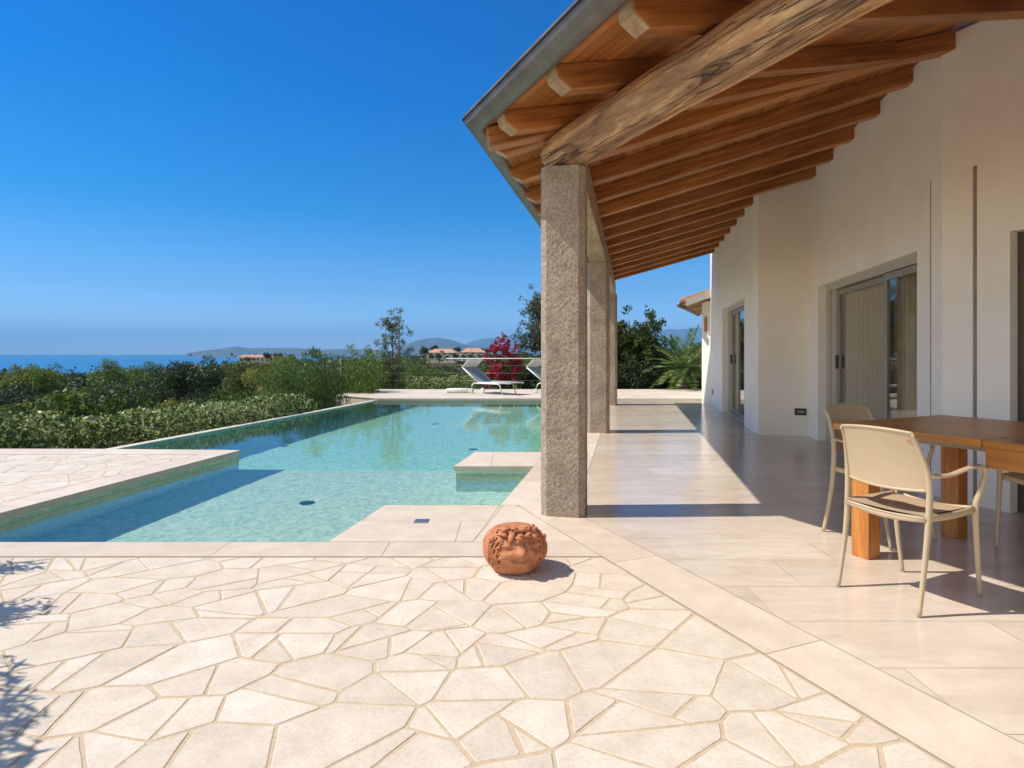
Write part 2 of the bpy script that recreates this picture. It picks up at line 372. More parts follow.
def slabs(region, rowd, lens, rng, gap=.003, z=0.0, mb=None, ang=0.0, ori=(0, 0)):
    """running-bond slabs clipped to a convex region"""
    region = ccw(region); mb = mb or MB()
    ca, sa = math.cos(ang), math.sin(ang)
    L = [((p[0]-ori[0])*ca+(p[1]-ori[1])*sa, -(p[0]-ori[0])*sa+(p[1]-ori[1])*ca) for p in region]
    x0 = min(p[0] for p in L); x1 = max(p[0] for p in L); y0 = min(p[1] for p in L); y1 = max(p[1] for p in L)
    k = math.floor(y0/rowd)
    while k*rowd < y1:
        x = x0 - rng.random()*lens[1]
        while x < x1:
            ln = rng.uniform(*lens)
            q = clip_convex([(x, k*rowd), (x+ln, k*rowd), (x+ln, (k+1)*rowd), (x, (k+1)*rowd)], L)
            if q:
                q = inset(q, gap/2)
                if q and abs(area(q)) > 1e-4:
                    mb.poly([(ori[0]+a*ca-b*sa, ori[1]+a*sa+b*ca, z) for a, b in q], rng.random())
            x += ln
        k += 1
    return mb
def sheet(region, z, mb): mb.poly([(p[0], p[1], z) for p in ccw(region)])

def crazy(region, dens, rng, gap=.014, z=0.0, mb=None, mind=.085):
    ang_ = .35; KY = 1.45; ca_, sa_ = math.cos(ang_), math.sin(ang_)
    fw = lambda p: (p[0]*ca_+p[1]*sa_, (-p[0]*sa_+p[1]*ca_)*KY)
    bw = lambda p: (p[0]*ca_-p[1]/KY*sa_, p[0]*sa_+p[1]/KY*ca_)
    region = ccw([fw(p) for p in region]); mb = mb or MB(); dens = dens/KY
    xs = [p[0] for p in region]; ys = [p[1] for p in region]
    n = int((max(xs)-min(xs))*(max(ys)-min(ys))*dens); pts = []
    tries = 0
    while len(pts) < n and tries < n*30:
        tries += 1
        p = (rng.uniform(min(xs), max(xs)), rng.uniform(min(ys), max(ys)))
        md = mind*(1.0 if rng.random() < .35 else 2.6)
        if all((p[0]-q[0])**2+(p[1]-q[1])**2 > md*md for q in pts): pts.append(p)
    P = np.array(pts)
    for i, p in enumerate(pts):
        d = ((P-P[i])**2).sum(1); nn = np.argsort(d)[1:22]
        r = 1.6
        poly = [(p[0]-r, p[1]-r), (p[0]+r, p[1]-r), (p[0]+r, p[1]+r), (p[0]-r, p[1]+r)]
        poly = clip_convex(poly, region)
        if not poly: continue
        for j in nn:
            q = pts[j]; mx, my = (p[0]+q[0])/2, (p[1]+q[1])/2; dx, dy = q[0]-p[0], q[1]-p[1]; L = math.hypot(dx, dy)
            mx -= dx/L*0; 
            poly = clip(poly, (mx, my), (mx-dy, my+dx))
            if len(poly) < 3: break
        if len(poly) < 3: continue
        poly = ccw([bw(q) for q in poly])
        pieces = [poly]
        for lv in range(2):
            nxt = []
            for pl_ in pieces:
                A_ = abs(area(pl_)); 
                if A_ > .035 and rng.random() < (.62 if lv == 0 else .35):
                    cx_ = sum(q[0] for q in pl_)/len(pl_)+rng.uniform(-.25, .25)*math.sqrt(A_); cy0 = sum(q[1] for q in pl_)/len(pl_)+rng.uniform(-.25, .25)*math.sqrt(A_)
                    far = max(pl_, key=lambda q: (q[0]-cx_)**2+(q[1]-cy0)**2); aa_ = math.atan2(far[1]-cy0, far[0]-cx_)+math.pi/2+rng.uniform(-.6, .6)
                    p1 = (cx_+math.cos(aa_), cy0+math.sin(aa_)); h1, h2 = clip(pl_, (cx_, cy0), p1), clip(pl_, p1, (cx_, cy0))
                    nxt += [h for h in (h1, h2) if len(h) >= 3]
                else: nxt.append(pl_)
            pieces = nxt
        for poly in pieces:
            poly = inset(poly, gap*rng.uniform(.28, .62))
            if not poly or abs(area(poly)) < .0012: continue
            # subdivide, wobble
            out = []
            m = len(poly)
            for k in range(m):
                a, b = poly[k], poly[(k+1) % m]; L = math.hypot(b[0]-a[0], b[1]-a[1])
                if L < .012: continue
                c_ = min(.006, L*.25)
                dx, dy = (b[0]-a[0])/L, (b[1]-a[1])/L
                out.append((a[0]+dx*c_, a[1]+dy*c_))
                ns = int(L/.06)
                for s in range(1, ns):
                    t = s/ns; j = mnoise.noise(Vector((a[0]+(b[0]-a[0])*t, a[1]+(b[1]-a[1])*t, 0))*14)*.005
                    out.append((a[0]+(b[0]-a[0])*t - dy*j, a[1]+(b[1]-a[1])*t + dx*j))
                out.append((b[0]-dx*c_, b[1]-dy*c_))
            if len(out) < 3: continue
            cx = sum(q[0] for q in out)/len(out); cy_ = sum(q[1] for q in out)/len(out)
            dz = rng.uniform(-.0006, .0006); t = rng.random()
            i0 = len(mb.v); k = len(out)
            mb.v += [(q[0], q[1], z-.0045) for q in out]
            def sh(q, d):
                L = math.hypot(q[0]-cx, q[1]-cy_) + 1e-6; return (q[0]+(cx-q[0])/L*d, q[1]+(cy_-q[1])/L*d)
            mb.v += [(q[0], q[1], z-.0015+dz) for q in out]
            mb.v += [(*sh(q, .003), z+dz) for q in out]
            for lvl in (0, 1):
                for a in range(k):
                    b = (a+1) % k; mb.f.append((i0+lvl*k+a, i0+lvl*k+b, i0+(lvl+1)*k+b, i0+(lvl+1)*k+a)); mb.c.append(t)
            mb.f.append(tuple(i0+2*k+a for a in range(k))); mb.c.append(t)
    return mb

# ------------------------------------------------------------------ paving
rng = random.Random(7)
GZ = -.0025
gm = MB()
Rfore = [(-9, -5), (4.9, -5), (xo(-5), -5), (xo(3.54), 3.54), (-9, 3.54)]
Rfore = [(-9, -3), (xo(-3)-.004, -3), (xo(3.54)-.004, 3.54), (-9, 3.54)]
sheet(Rfore, GZ, gm)
Rleft = [(-14, YN-.28), (N_[0]-.35, YN-.28), (-3.72, 7.12), (-14, 7.16)]
Rleft[0] = (-14, 3.54); Rleft[1] = (N_[0]-.36, 3.54)
sheet(Rleft, GZ, gm)
setp(gm.build('paving_grout', M['grout']), kind='structure')
view_part = [(-4.6, .9), (xo(.9)-.008, .9), (xo(3.54)-.008, 3.535), (-4.6, 3.535)]
pm = crazy(view_part, 12.5, rng, .0145)
crazy([(-9, -3), (-4.62, -3), (-4.62, 3.53), (-9, 3.53)], 10, rng, .02, mb=pm)
crazy([(-4.6, -3), (xo(-3)-.01, -3), (xo(.88)-.01, .88), (-4.6, .88)], 9, rng, .02, mb=pm)
crazy(Rleft, 9, rng, .015, mb=pm)
setp(pm.build('crazy_paving', M['stone'], tint=True, recalc=False), kind='structure')

# coping / band slabs
cm = MB(); cg = MB()
def region(reg, rowd, lens, ang=0, ori=(0, 0), gap=.003, mb=cm, g=cg):
    sheet(reg, -.004, g); slabs(reg, rowd, lens, rng, gap, 0.0, mb, ang, ori)
ba = math.atan2(bdir.y, bdir.x); aa = math.atan2(-.924, .382)
region([(-9, 3.545), (xo(3.545), 3.545), (xo(YN), YN), (-9, YN)], .275, (1.0, 1.7), 0, (0, 3.545))
region([K1, (-.25, YN), K3, K2], .47, (.9, 1.4), 0, (0, YN+.004))
region([(-.25, YN), (xo(YN), YN), (.235, 4.27), (.05, 4.75), K3], 3, (.7, 1.1), ba, (-.25, YN))
# band A (between the paving and the terrace), band along the pool's right edge
region([(xo(-3), -3), (xi(-3), -3), (xi(4.55), 4.55), (.235, 4.27)], .5, (1.0, 1.7), aa, (xo(4.27), 4.27))
region([(.235, 4.27), (xi(4.55), 4.55), (xi(4.55)+.05, 4.75), (.05, 4.75)], 1, (3, 4))
region([(xe(4.75), 4.75), (xi(4.55)+.05, 4.75), (xe(16)+.523, 16), (xe(16), 16)], .6, (.9, 1.6), ba, (xe(4.75), 4.75))
# left deck copings
region([(N_[0]-.36, 3.54), (N_[0], YN), T_, (-3.72, 7.12)], .5, (.9, 1.5), math.atan2(3.64, .595), (N_[0], YN))
region([(-9, 3.54), (N_[0]-.36, 3.54), (N_[0]-.3, 3.545), (-9, 3.545)], .3, (1, 2))
region([(-14, 7.16), (-3.72, 7.12), T_, I0, (-14, 7.6)], .5, (.9, 1.5), 0, (0, 7.13))
# platform step in the pool
PL = [(-.622, 6.38), (xe(6.38), 6.38), (xe(7.32), 7.32), (-.452, 7.32)]
region(PL, 1, (.7, .9), 0, (0, 6.3))
# far deck
FD = [(-5.1, 17.1), FL_, (8.5, 16.0), (9.5, 20.2), (-5.0, 20.2)]
region([FL_, FR_, (9.0, 16.0), (9.5, 20.2), (-5.0, 20.2), (-5.1, 17.1)], .5, (.8, 1.4), 0, (0, 16.0))
setp(cg.build('coping_bed', M['grout'], recalc=False), kind='structure')
setp(cm.build('coping_stones', M['coping'], tint=True, recalc=False), kind='structure')
# terrace floor
tm = MB(); tg = MB()
def treg(reg): sheet(reg, -.003, tg); slabs(reg, .40, (.75, 1.35), rng, .0022, 0.0, tm, 0, (0, 3.49-.4*10))
treg([(xi(-3)+.001, -3), (9, -3), (9, 4.748), (xi(4.55)+.051, 4.748), (xi(4.55)+.001, 4.55)])
treg([(xi(4.55)+.051, 4.75), (9, 4.75), (9, 15.998), (xe(16)+.524, 15.998)])
setp(tg.build('terrace_bed', M['grout'], recalc=False), kind='structure')
setp(tm.build('terrace_floor', M['marble'], tint=True, recalc=False), kind='structure')

# ------------------------------------------------------------------ pool
WL = -.078
def ribbon(mb, pts, z0, z1, c=.5):
    for a, b in zip(pts[:-1], pts[1:]): mb.poly([(a[0], a[1], z0), (b[0], b[1], z0), (b[0], b[1], z1), (a[0], a[1], z1)], c)
em = MB()
edge_paths = [[(-9, YN), N_] if False else [N_, K1], [K1, K2, K3, (xe(6.38), 6.38)], [(xe(6.38), 6.38), (-.622, 6.38), (-.452, 7.32), (xe(7.32), 7.32)],
              [(xe(7.32), 7.32), FR_, FL_], [T_, N_], [I0, T_]]
for pth in edge_paths: ribbon(em, pth, -.052, 0.0)
setp(em.build('coping_edge', M['coping'], tint=True, recalc=False), kind='structure')
wm = MB()
def off(p, q, r, d): pass
# pool walls, set 25 mm behind the coping nose
walls = [[(N_[0]-.03, YN-.025), (K1[0]+.02, YN-.025), (K2[0]+.025, K2[1]-.025+.0), (K3[0]+.02, K3[1]-.025), (xe(6.38)+.025, 6.405)],
         [(xe(6.38)+.025, 6.405), (-.597, 6.405), (-.43, 7.295), (xe(7.32)+.025, 7.295)],
         [(xe(7.32)+.025, 7.295), (FR_[0]+.03, 16.025), (FL_[0]-.005, 16.025)],
         [(T_[0]-.025, T_[1]+.0), (N_[0]-.03, YN-.025)], [I0, (T_[0]-.025, T_[1]-.02)]]
for pth in walls: ribbon(wm, pth, -2.2, -.052)
YB = 7.42
owm = MB(); ribbon(owm, [FL_, I0], -2.2, -.052); owm.poly([(-6, YB, WL-1.45), (4, YB, WL-1.45), (4, 17, WL-1.45), (-6, 17, WL-1.45)]); owo = setp(owm.build('deep_pool_basin', M['mosaic_depth_tint'], recalc=False), kind='structure')  # overflow wall and deep floor share the painted water-depth tint
ZS, ZD = WL-.80, WL-1.45
wm.poly([(-6, 3.5, ZS), (3, 3.5, ZS), (3, YB, ZS), (-6, YB, ZS)]); wm.poly([(-6, YB, ZD), (4, YB, ZD), (4, YB, ZS), (-6, YB, ZS)])
wm.box((-6, 3.6, ZS-.2), (K1[0]+.4, YN+.30, WL-.25)); wm.box((-6, 3.6, ZS-.2), (-3.0, YN+.60, WL-.5))
wmo = setp(wm.build('pool_basin', M['mosaic'], recalc=False), kind='structure')
wp = [(N_[0]-.09, YN-.08), (K1[0]+.07, YN-.08), (K2[0]+.07, 4.69), (K3[0]+.05, 4.69), (xe(6.38)+.07, 6.45), (-.56, 6.45), (-.39, 7.25), (xe(7.32)+.08, 7.25),
      (FR_[0]+.08, 16.07), (FL_[0]-.05, 16.07), (I0[0]-.05, I0[1]-.01), (T_[0]-.07, T_[1]-.07)]
wt = MB(); wp = ccw(wp); wt.poly([(p[0], p[1], WL) for p in wp]); wt.poly([(p[0], p[1], -2.1) for p in reversed(wp)])
for a, b in zip(wp, wp[1:]+wp[:1]): wt.poly([(a[0], a[1], -2.1), (b[0], b[1], -2.1), (b[0], b[1], WL), (a[0], a[1], WL)])
wto = setp(wt.build('pool_water', M['water'], smooth=True, recalc=False), kind='structure')   # vertices are not shared, so 'smooth' leaves the surface flat
wto.cycles.is_caustics_caster = True; owo.cycles.is_caustics_receiver = True; wmo.cycles.is_caustics_receiver = True
# infinity edge lip
lip = MB(); bd = (Vector(FL_)-Vector(I0)).normalized(); ln_ = Vector((-bd.y, bd.x))
A0 = Vector(I0)-bd*0.0; A1 = Vector(FL_)+bd*.15
lip.prism([tuple(A0), tuple(A1), tuple(A1+ln_*.21), tuple(A0+ln_*.21)], -1.6, WL+.014, .9)
setp(lip.build('pool_overflow_edge', M['coping'], tint=True, bevel=.006), kind='structure')
blk = MB(); blk.prism([(FL_[0]+.02, 16.02), (9.4, 16.03), (9.4, 20.15), (-4.98, 20.15), (-5.08, 17.1)], -2.2, -.010, .25)
setp(blk.build('far_deck_base', M['coping'], tint=True), kind='structure')
blk = MB(); blk.prism([(-14, 3.4), (N_[0]-.32, 3.4), (-3.6, 7.3), (-5.3, 7.52), (-14, 7.58)], -1.6, -.012, .5)
blk.prism([(-9, -3.2), (11, -3.2), (11, 3.4), (-9, 3.4)], -1.6, -.012, .5)
blk.prism([(1.2, 4.9), (11, 3.4), (11, 16.0), (3.6, 16.0)], -1.6, -.012, .5)
blk.prism([(-1, 3.41), (11, 3.41), (1.3, 4.88), (.1, 4.6)], -1.6, -.014, .5)
setp(blk.build('terrace_base', M['coping'], tint=True), kind='structure')
# skimmer lid, pool lights
def at(x, y, z=0):
    k = (1.2-z)/(y-353.5); return ((x-512)*k, 600*k)
def at_refracted(x, y, depth):
    X, Y = at(x, y, WL); hd = math.hypot(X, Y); th = math.atan2(hd, 1.2-WL); t = math.asin(math.sin(th)/1.33); e = depth*math.tan(t)
    return (X+X/hd*e, Y+Y/hd*e)
d = MB(); c = at(421.5, 521.3); d.box((c[0]-.05, c[1]-.05, .0015), (c[0]+.05, c[1]+.05, .004))
for k in range(4): d.box((c[0]-.04, c[1]-.036+k*.02, .004), (c[0]+.04, c[1]-.026+k*.02, .0065))
setp(d.build('drain_grate', M['steel']), 'small square metal drain grate in the pale stone at the pool corner', 'drain cover')
for (px, py, zz, lb) in ((307, 503, ZS, 'round dark fitting on the shallow pool floor nearest the terrace'), (283, 446, ZD, 'round dark fitting on the deep pool floor near the overflow edge'),
                     (473, 449.5, ZD, 'round dark fitting on the pool floor behind the stone step'),
                     (435, 424, ZD, 'round dark fitting on the deep pool floor below the loungers')):
    c = at_refracted(px, py, WL-zz)
    f = MB(); n_ = 24
    f.prism([(c[0]+.075*math.cos(2*math.pi*k/n_), c[1]+.075*math.sin(2*math.pi*k/n_)) for k in range(n_)], zz, zz+.015)
    setp(f.build('pool_floor_inlet', M['inlet'], bevel=.004), lb, 'pool fitting')

# ------------------------------------------------------------------ columns
def column(s, label):
    root = empty('granite_column', PB(s, 0, 0), -math.atan2(.196, .981), label, 'column', 'granite porch columns')
    hw, ch, n = .163, .045, 60
    prof = [(-hw+ch, -hw), (hw-ch, -hw), (hw, -hw+ch), (hw, hw-ch), (hw-ch, hw), (-hw+ch, hw), (-hw, hw-ch), (-hw, -hw+ch)]
    # dense profile for rough relief
    dp = []
    for k in range(8):
        a, b = Vector(prof[k]), Vector(prof[(k+1) % 8]); m = max(2, int((b-a).length/.022))
        for j in range(m): dp.append(a.lerp(b, j/m))
    mb = MB(); i0 = 0; nz = 110; npf = len(dp)
    for z in range(nz+1):
        for p in dp:
            zz = 2.58*z/nz
            v = Vector((p.x*3+s*2, p.y*3, zz*3)); nn = p.normalized()
            dd = (mnoise.fractal(v*13, 1.0, 2.0, 3))*.0028 + mnoise.noise(v*1.3)*.0035
            mb.v.append((p.x+nn.x*dd, p.y+nn.y*dd, zz))
    for z in range(nz):
        for j in range(npf): mb.f.append((z*npf+j, z*npf+(j+1) % npf, (z+1)*npf+(j+1) % npf, (z+1)*npf+j)); mb.c.append(.5)
    mb.f.append(tuple(nz*npf+j for j in range(npf))); mb.c.append(.5)
    mb.build('shaft', M['granite'], root)
    return root
# bottom centre of column at its location
column(0, 'rough granite column nearest the camera, beside the clay pot')
S2 = (Vector(at(598, 432.5))-C0).dot(bdir)+.1
S3 = (Vector(at(609, 405.3))-C0).dot(bdir)+.15
column(S2, 'middle granite column at the right edge of the pool')
column(S3, 'farthest granite column, partly hidden behind the middle one')

# ------------------------------------------------------------------ house
CW = Vector((3.55, 4.95)); B1E = Vector((4.305, 8.73)); B2S = B1E - nb*.684
house = empty('house', (CW.x, CW.y, 0), 0, 'cream rendered villa with sliding glass doors opening onto the covered terrace', 'house')
HI = Matrix.Translation((-CW.x, -CW.y, 0))
def hbuild(mb, name, mat, parent=house, **k):
    o = mb.build(name, mat, parent, **k)
    if parent is house: o.matrix_local = HI @ o.matrix_local
    return o
def seg_box(mb, o, d, nrm, t0, t1, q0, q1, z0, z1, c=None):
    P = [o+d*t0+nrm*q0, o+d*t1+nrm*q0, o+d*t1+nrm*q1, o+d*t0+nrm*q1]
    mb.prism([(p.x, p.y) for p in P], z0, z1, c)
DT = 2.12
wl = MB()
B1L = (B1E-CW).length
def wall_with_opening(o, d, nrm, L, top, o0, o1):
    seg_box(wl, o, d, nrm, 0, o0, 0, .32, 0, top); seg_box(wl, o, d, nrm, o1, L, 0, .32, 0, top); seg_box(wl, o, d, nrm, o0, o1, 0, .32, DT, top)
t_of = lambda Y: (Y-4.95)/bdir.y
o10, o11 = t_of(5.39), t_of(8.26)
wall_with_opening(CW, bdir, nb, B1L, 3.80, o10, o11)
seg_box(wl, B2S, nb, bdir, .32, .684, 0, .32, 0, 3.74)      # return wall
t2 = lambda Y: (Y-B2S.y)/bdir.y
B2L = t2(14.28)
o20, o21 = t2(9.95), t2(12.35)
wall_with_opening(B2S, bdir, nb, B2L, 3.64, o20, o21)
ao0, ao1 = .476, 2.9
wall_with_opening(CW, adir, na, 7.5, 3.80, ao0, ao1)
hbuild(wl, 'wall', M['plaster'])
# interior
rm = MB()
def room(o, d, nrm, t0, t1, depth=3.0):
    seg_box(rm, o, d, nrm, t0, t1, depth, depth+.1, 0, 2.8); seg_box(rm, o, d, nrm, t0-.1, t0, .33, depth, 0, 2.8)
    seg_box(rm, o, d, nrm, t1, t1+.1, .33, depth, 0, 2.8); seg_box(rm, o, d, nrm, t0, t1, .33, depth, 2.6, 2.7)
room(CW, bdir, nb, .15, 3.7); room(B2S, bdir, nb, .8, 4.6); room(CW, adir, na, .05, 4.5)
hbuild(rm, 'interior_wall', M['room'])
def curtain(o, d, nrm, t0, t1, parent, q=.36, waves=9):
    mb = MB()
    def f(u, v):
        t = t0+(t1-t0)*u; qq = q+.035*math.sin(u*waves*2*math.pi)+.01*math.sin(u*waves*5.1+v*2)
        p = o+d*t+nrm*qq; return (p.x, p.y, .02+2.2*v)
    mb.grid(f, waves*12, 4); mb.build('curtain', M['curtain'], parent, smooth=True, recalc=False)
def sliding_door(o, d, nrm, t0, t1, mull, parent_label, curt, wide_end=.30, fm='frame_light'):
    """t0..t1 opening; frame set 0.1 behind the wall face; wide_end = shutter guide at the t1 end"""
    base = o+d*t0
    root = bpy.data.objects.new('sliding_door', None); col.objects.link(root); root.parent = house
    root.location = (base.x-CW.x, base.y-CW.y, 0); root['label'] = parent_label
    inv = Matrix.Translation((-base.x, -base.y, 0))
    def b(mb, name, mat, **k):
        ob = mb.build(name, mat, root, **k); ob.matrix_local = inv; return ob
    f = MB()
    seg_box(f, o, d, nrm, t1-.14, t1, .10, .17, 0, DT); seg_box(f, o, d, nrm, t1-wide_end, t1-.142, .13, .20, 0, DT)
    seg_box(f, o, d, nrm, t0, t0+.05, .10, .20, 0, DT); seg_box(f, o, d, nrm, t0+.05, t1-.142, .10, .20, DT-.07, DT)
    seg_box(f, o, d, nrm, t0+.05, t1-.142, .10, .26, -.002, .025)
    b(f, 'frame', M[fm], bevel=.004)
    far = MB(); a0, a1 = mull, t1-wide_end
    for (u0, u1, z0, z1) in ((a0, a0+.06, .03, DT-.08), (a1-.06, a1-.002, .03, DT-.08), (a0+.06, a1-.06, .03, .11), (a0+.06, a1-.06, DT-.15, DT-.08)):
        seg_box(far, o, d, nrm, u0, u1, .155, .195, z0, z1)
    b(far, 'sash', M['frame'], bevel=.004)
    near = MB(); n0 = t0+.052
    for (u0, u1, z0, z1) in ((n0, n0+.05, .03, DT-.08), (mull-.03, mull+.03, .03, DT-.08), (n0+.05, mull-.03, .03, .11), (n0+.05, mull-.03, DT-.15, DT-.08)):
        seg_box(near, o, d, nrm, u0, u1, .108, .148, z0, z1)
    b(near, 'sash', M['frame'], bevel=.004)
    g = MB(); seg_box(g, o, d, nrm, a0+.06, a1-.06, .173, .179, .11, DT-.15); b(g, 'pane', M['glass'])
    g = MB(); seg_box(g, o, d, nrm, n0+.05, mull-.03, .125, .131, .11, DT-.15); b(g, 'pane', M['glass'])
    h = MB(); seg_box(h, o, d, nrm, a1-.05, a1-.02, .12, .154, 1.0, 1.18); b(h, 'handle', M['dark'], bevel=.006)
    for (c0, c1) in curt:
        mb = MB(); waves = max(3, int((c1-c0)*8))
        def ff(u, v):
            t = c0+(c1-c0)*u; qq = .29+.06*math.sin(u*waves*2*math.pi)+.01*math.sin(u*waves*5.1+v*2)
            p = o+d*t+nrm*qq; return (p.x, p.y, .02+2.2*v)
        mb.grid(ff, waves*12, 4); b(mb, 'curtain', M['curtain'], smooth=True, recalc=False)
    return root
sliding_door(CW, bdir, nb, o10, o11, t_of(6.35), 'wide sliding glass door with linen curtains behind the dining chairs', [(o10+.55, o11)])
sliding_door(B2S, bdir, nb, o20, o21, (o20+o21)/2, 'far sliding glass door beyond the projecting wall', [(o20, o21)], .2)
sliding_door(CW, adir, na, ao0, ao1, (ao0+ao1)/2, 'sliding glass door at the right edge behind the dining table', [(ao0+1.0, ao0+1.8)], .12, 'frame_dark')
# slots in the render
for (o, d, nrm, t, wd) in ((CW, bdir, nb, t_of(5.14), .012), (CW, adir, na, .241, .026)):
    s = MB(); seg_box(s, o, d, nrm, t-wd/2, t+wd/2, -.003, .02, .0, 2.68); hbuild(s, 'wall_slot', M['joint'])
def outlet(p, d, nrm, z, wd=.16, ht=.10):
    s = MB(); o = Vector(p); seg_box(s, o, d, nrm, -wd/2, wd/2, -.012, .02, z-ht/2, z+ht/2); ob = hbuild(s, 'wall_outlet', M['dark'], bevel=.006)  # dark outlet box on the wall, holds no lamp
    s = MB(); seg_box(s, o, d, nrm, -wd/2+.03, wd/2-.03, -.016, -.011, z-.02, z+.02)
    q = s.build('socket_cover', M['joint'], ob); q.matrix_local = Matrix.Identity(4)
outlet(B1E-nb*.10+Vector((0, 0)), nb, bdir, .35)
outlet(B2S+bdir*t2(13.8), bdir, nb, .32, .14, .12)

# wing beyond
wing = empty('guest_wing', (4.73, 14.25, 0), 0, 'lower wing of the villa with tiled eaves, beyond the far sliding door', 'building')
def wb(mb, name, mat, **k):
    ob = mb.build(name, mat, wing, **k); ob.matrix_local = Matrix.Translation((-4.73, -14.25, 0)); return ob
ww = MB(); ww.prism([(4.725, 14.25), (5.3, 14.6), (6.9, 17.8), (6.05, 18.0), (4.60, 14.54)], 0, 2.45); wb(ww, 'wall', M['plaster'])
e0 = Vector((4.03, 14.35)); e1 = Vector((5.55, 17.7)); v0 = Vector((5.25, 14.12)); v1 = Vector((6.7, 17.5))
def slabq(mb, a, b_, c_, d_, za, zb, th, c=None):   # a,b eave; c,d ridge side
    mb.hexa([(a.x, a.y, za), (b_.x, b_.y, za), (c_.x, c_.y, zb), (d_.x, d_.y, zb), (a.x, a.y, za+th), (b_.x, b_.y, za+th), (c_.x, c_.y, zb+th), (d_.x, d_.y, zb+th)], c)
rf = MB(); slabq(rf, e0, e1, v1, v0, 2.36, 2.76, .03); wb(rf, 'soffit', M['rafter'])
rf = MB(); slabq(rf, e0, e1, v1, v0, 2.40, 2.80, .05)
dv = (v0-e0); 
for k in range(14):
    a = e0.lerp(e1, (k+.5)/14); b_ = v0.lerp(v1, (k+.5)/14)
    rf.tube([(a.x, a.y, 2.46), (b_.x, b_.y, 2.86)], .075, 8)
wb(rf, 'roof_tiles', M['tile'])
rf = MB(); dn = Vector((-.02, -.06)); slabq(rf, e0+Vector((.12, -.03))+dn, e0+Vector((.12, -.03)), v0, v0+dn, 2.33, 2.72, .17); wb(rf, 'verge_board', M['white'])
for k in range(7):
    a = e0.lerp(e1, (k+.4)/8); b_ = v0.lerp(v1, (k+.4)/8); u = (e1-e0).normalized()*.05
    rf = MB(); s_ = a.lerp(b_, .1); f_ = a.lerp(b_, .75)
    slabq(rf, s_, s_+u, f_+u, f_, 2.30, 2.56, .09); wb(rf, 'rafter', M['endgrain'])
gt = MB(); gt.tube([(e0.x-.05, e0.y-.05, 2.36), (e1.x-.05, e1.y, 2.36)], .06, 10); wb(gt, 'gutter', M['gutter'], smooth=True)
an = MB(); fd = (Vector((4.60, 14.54))-Vector((4.725, 14.25))).normalized(); fn = Vector((-fd.y, fd.x))
pts = [(-.05, 0), (.05, 0), (.05, .32)]+[(.05*math.cos(t), .32+.05*math.sin(t)) for t in np.linspace(.3, 2.84, 6)]+[(-.05, .32)]
ctr = Vector((4.725, 14.25))+fd*.17
fr = [(ctr+fd*a) for a, b_ in pts]
i = len(an.v); an.v += [(p.x+fn.x*.012, p.y+fn.y*.012, 1.72+q[1]) for p, q in zip(fr, pts)]; an.f.append(tuple(range(i, i+len(pts)))); an.c.append(.5)
wb(an, 'arched_niche', M['terracotta'])

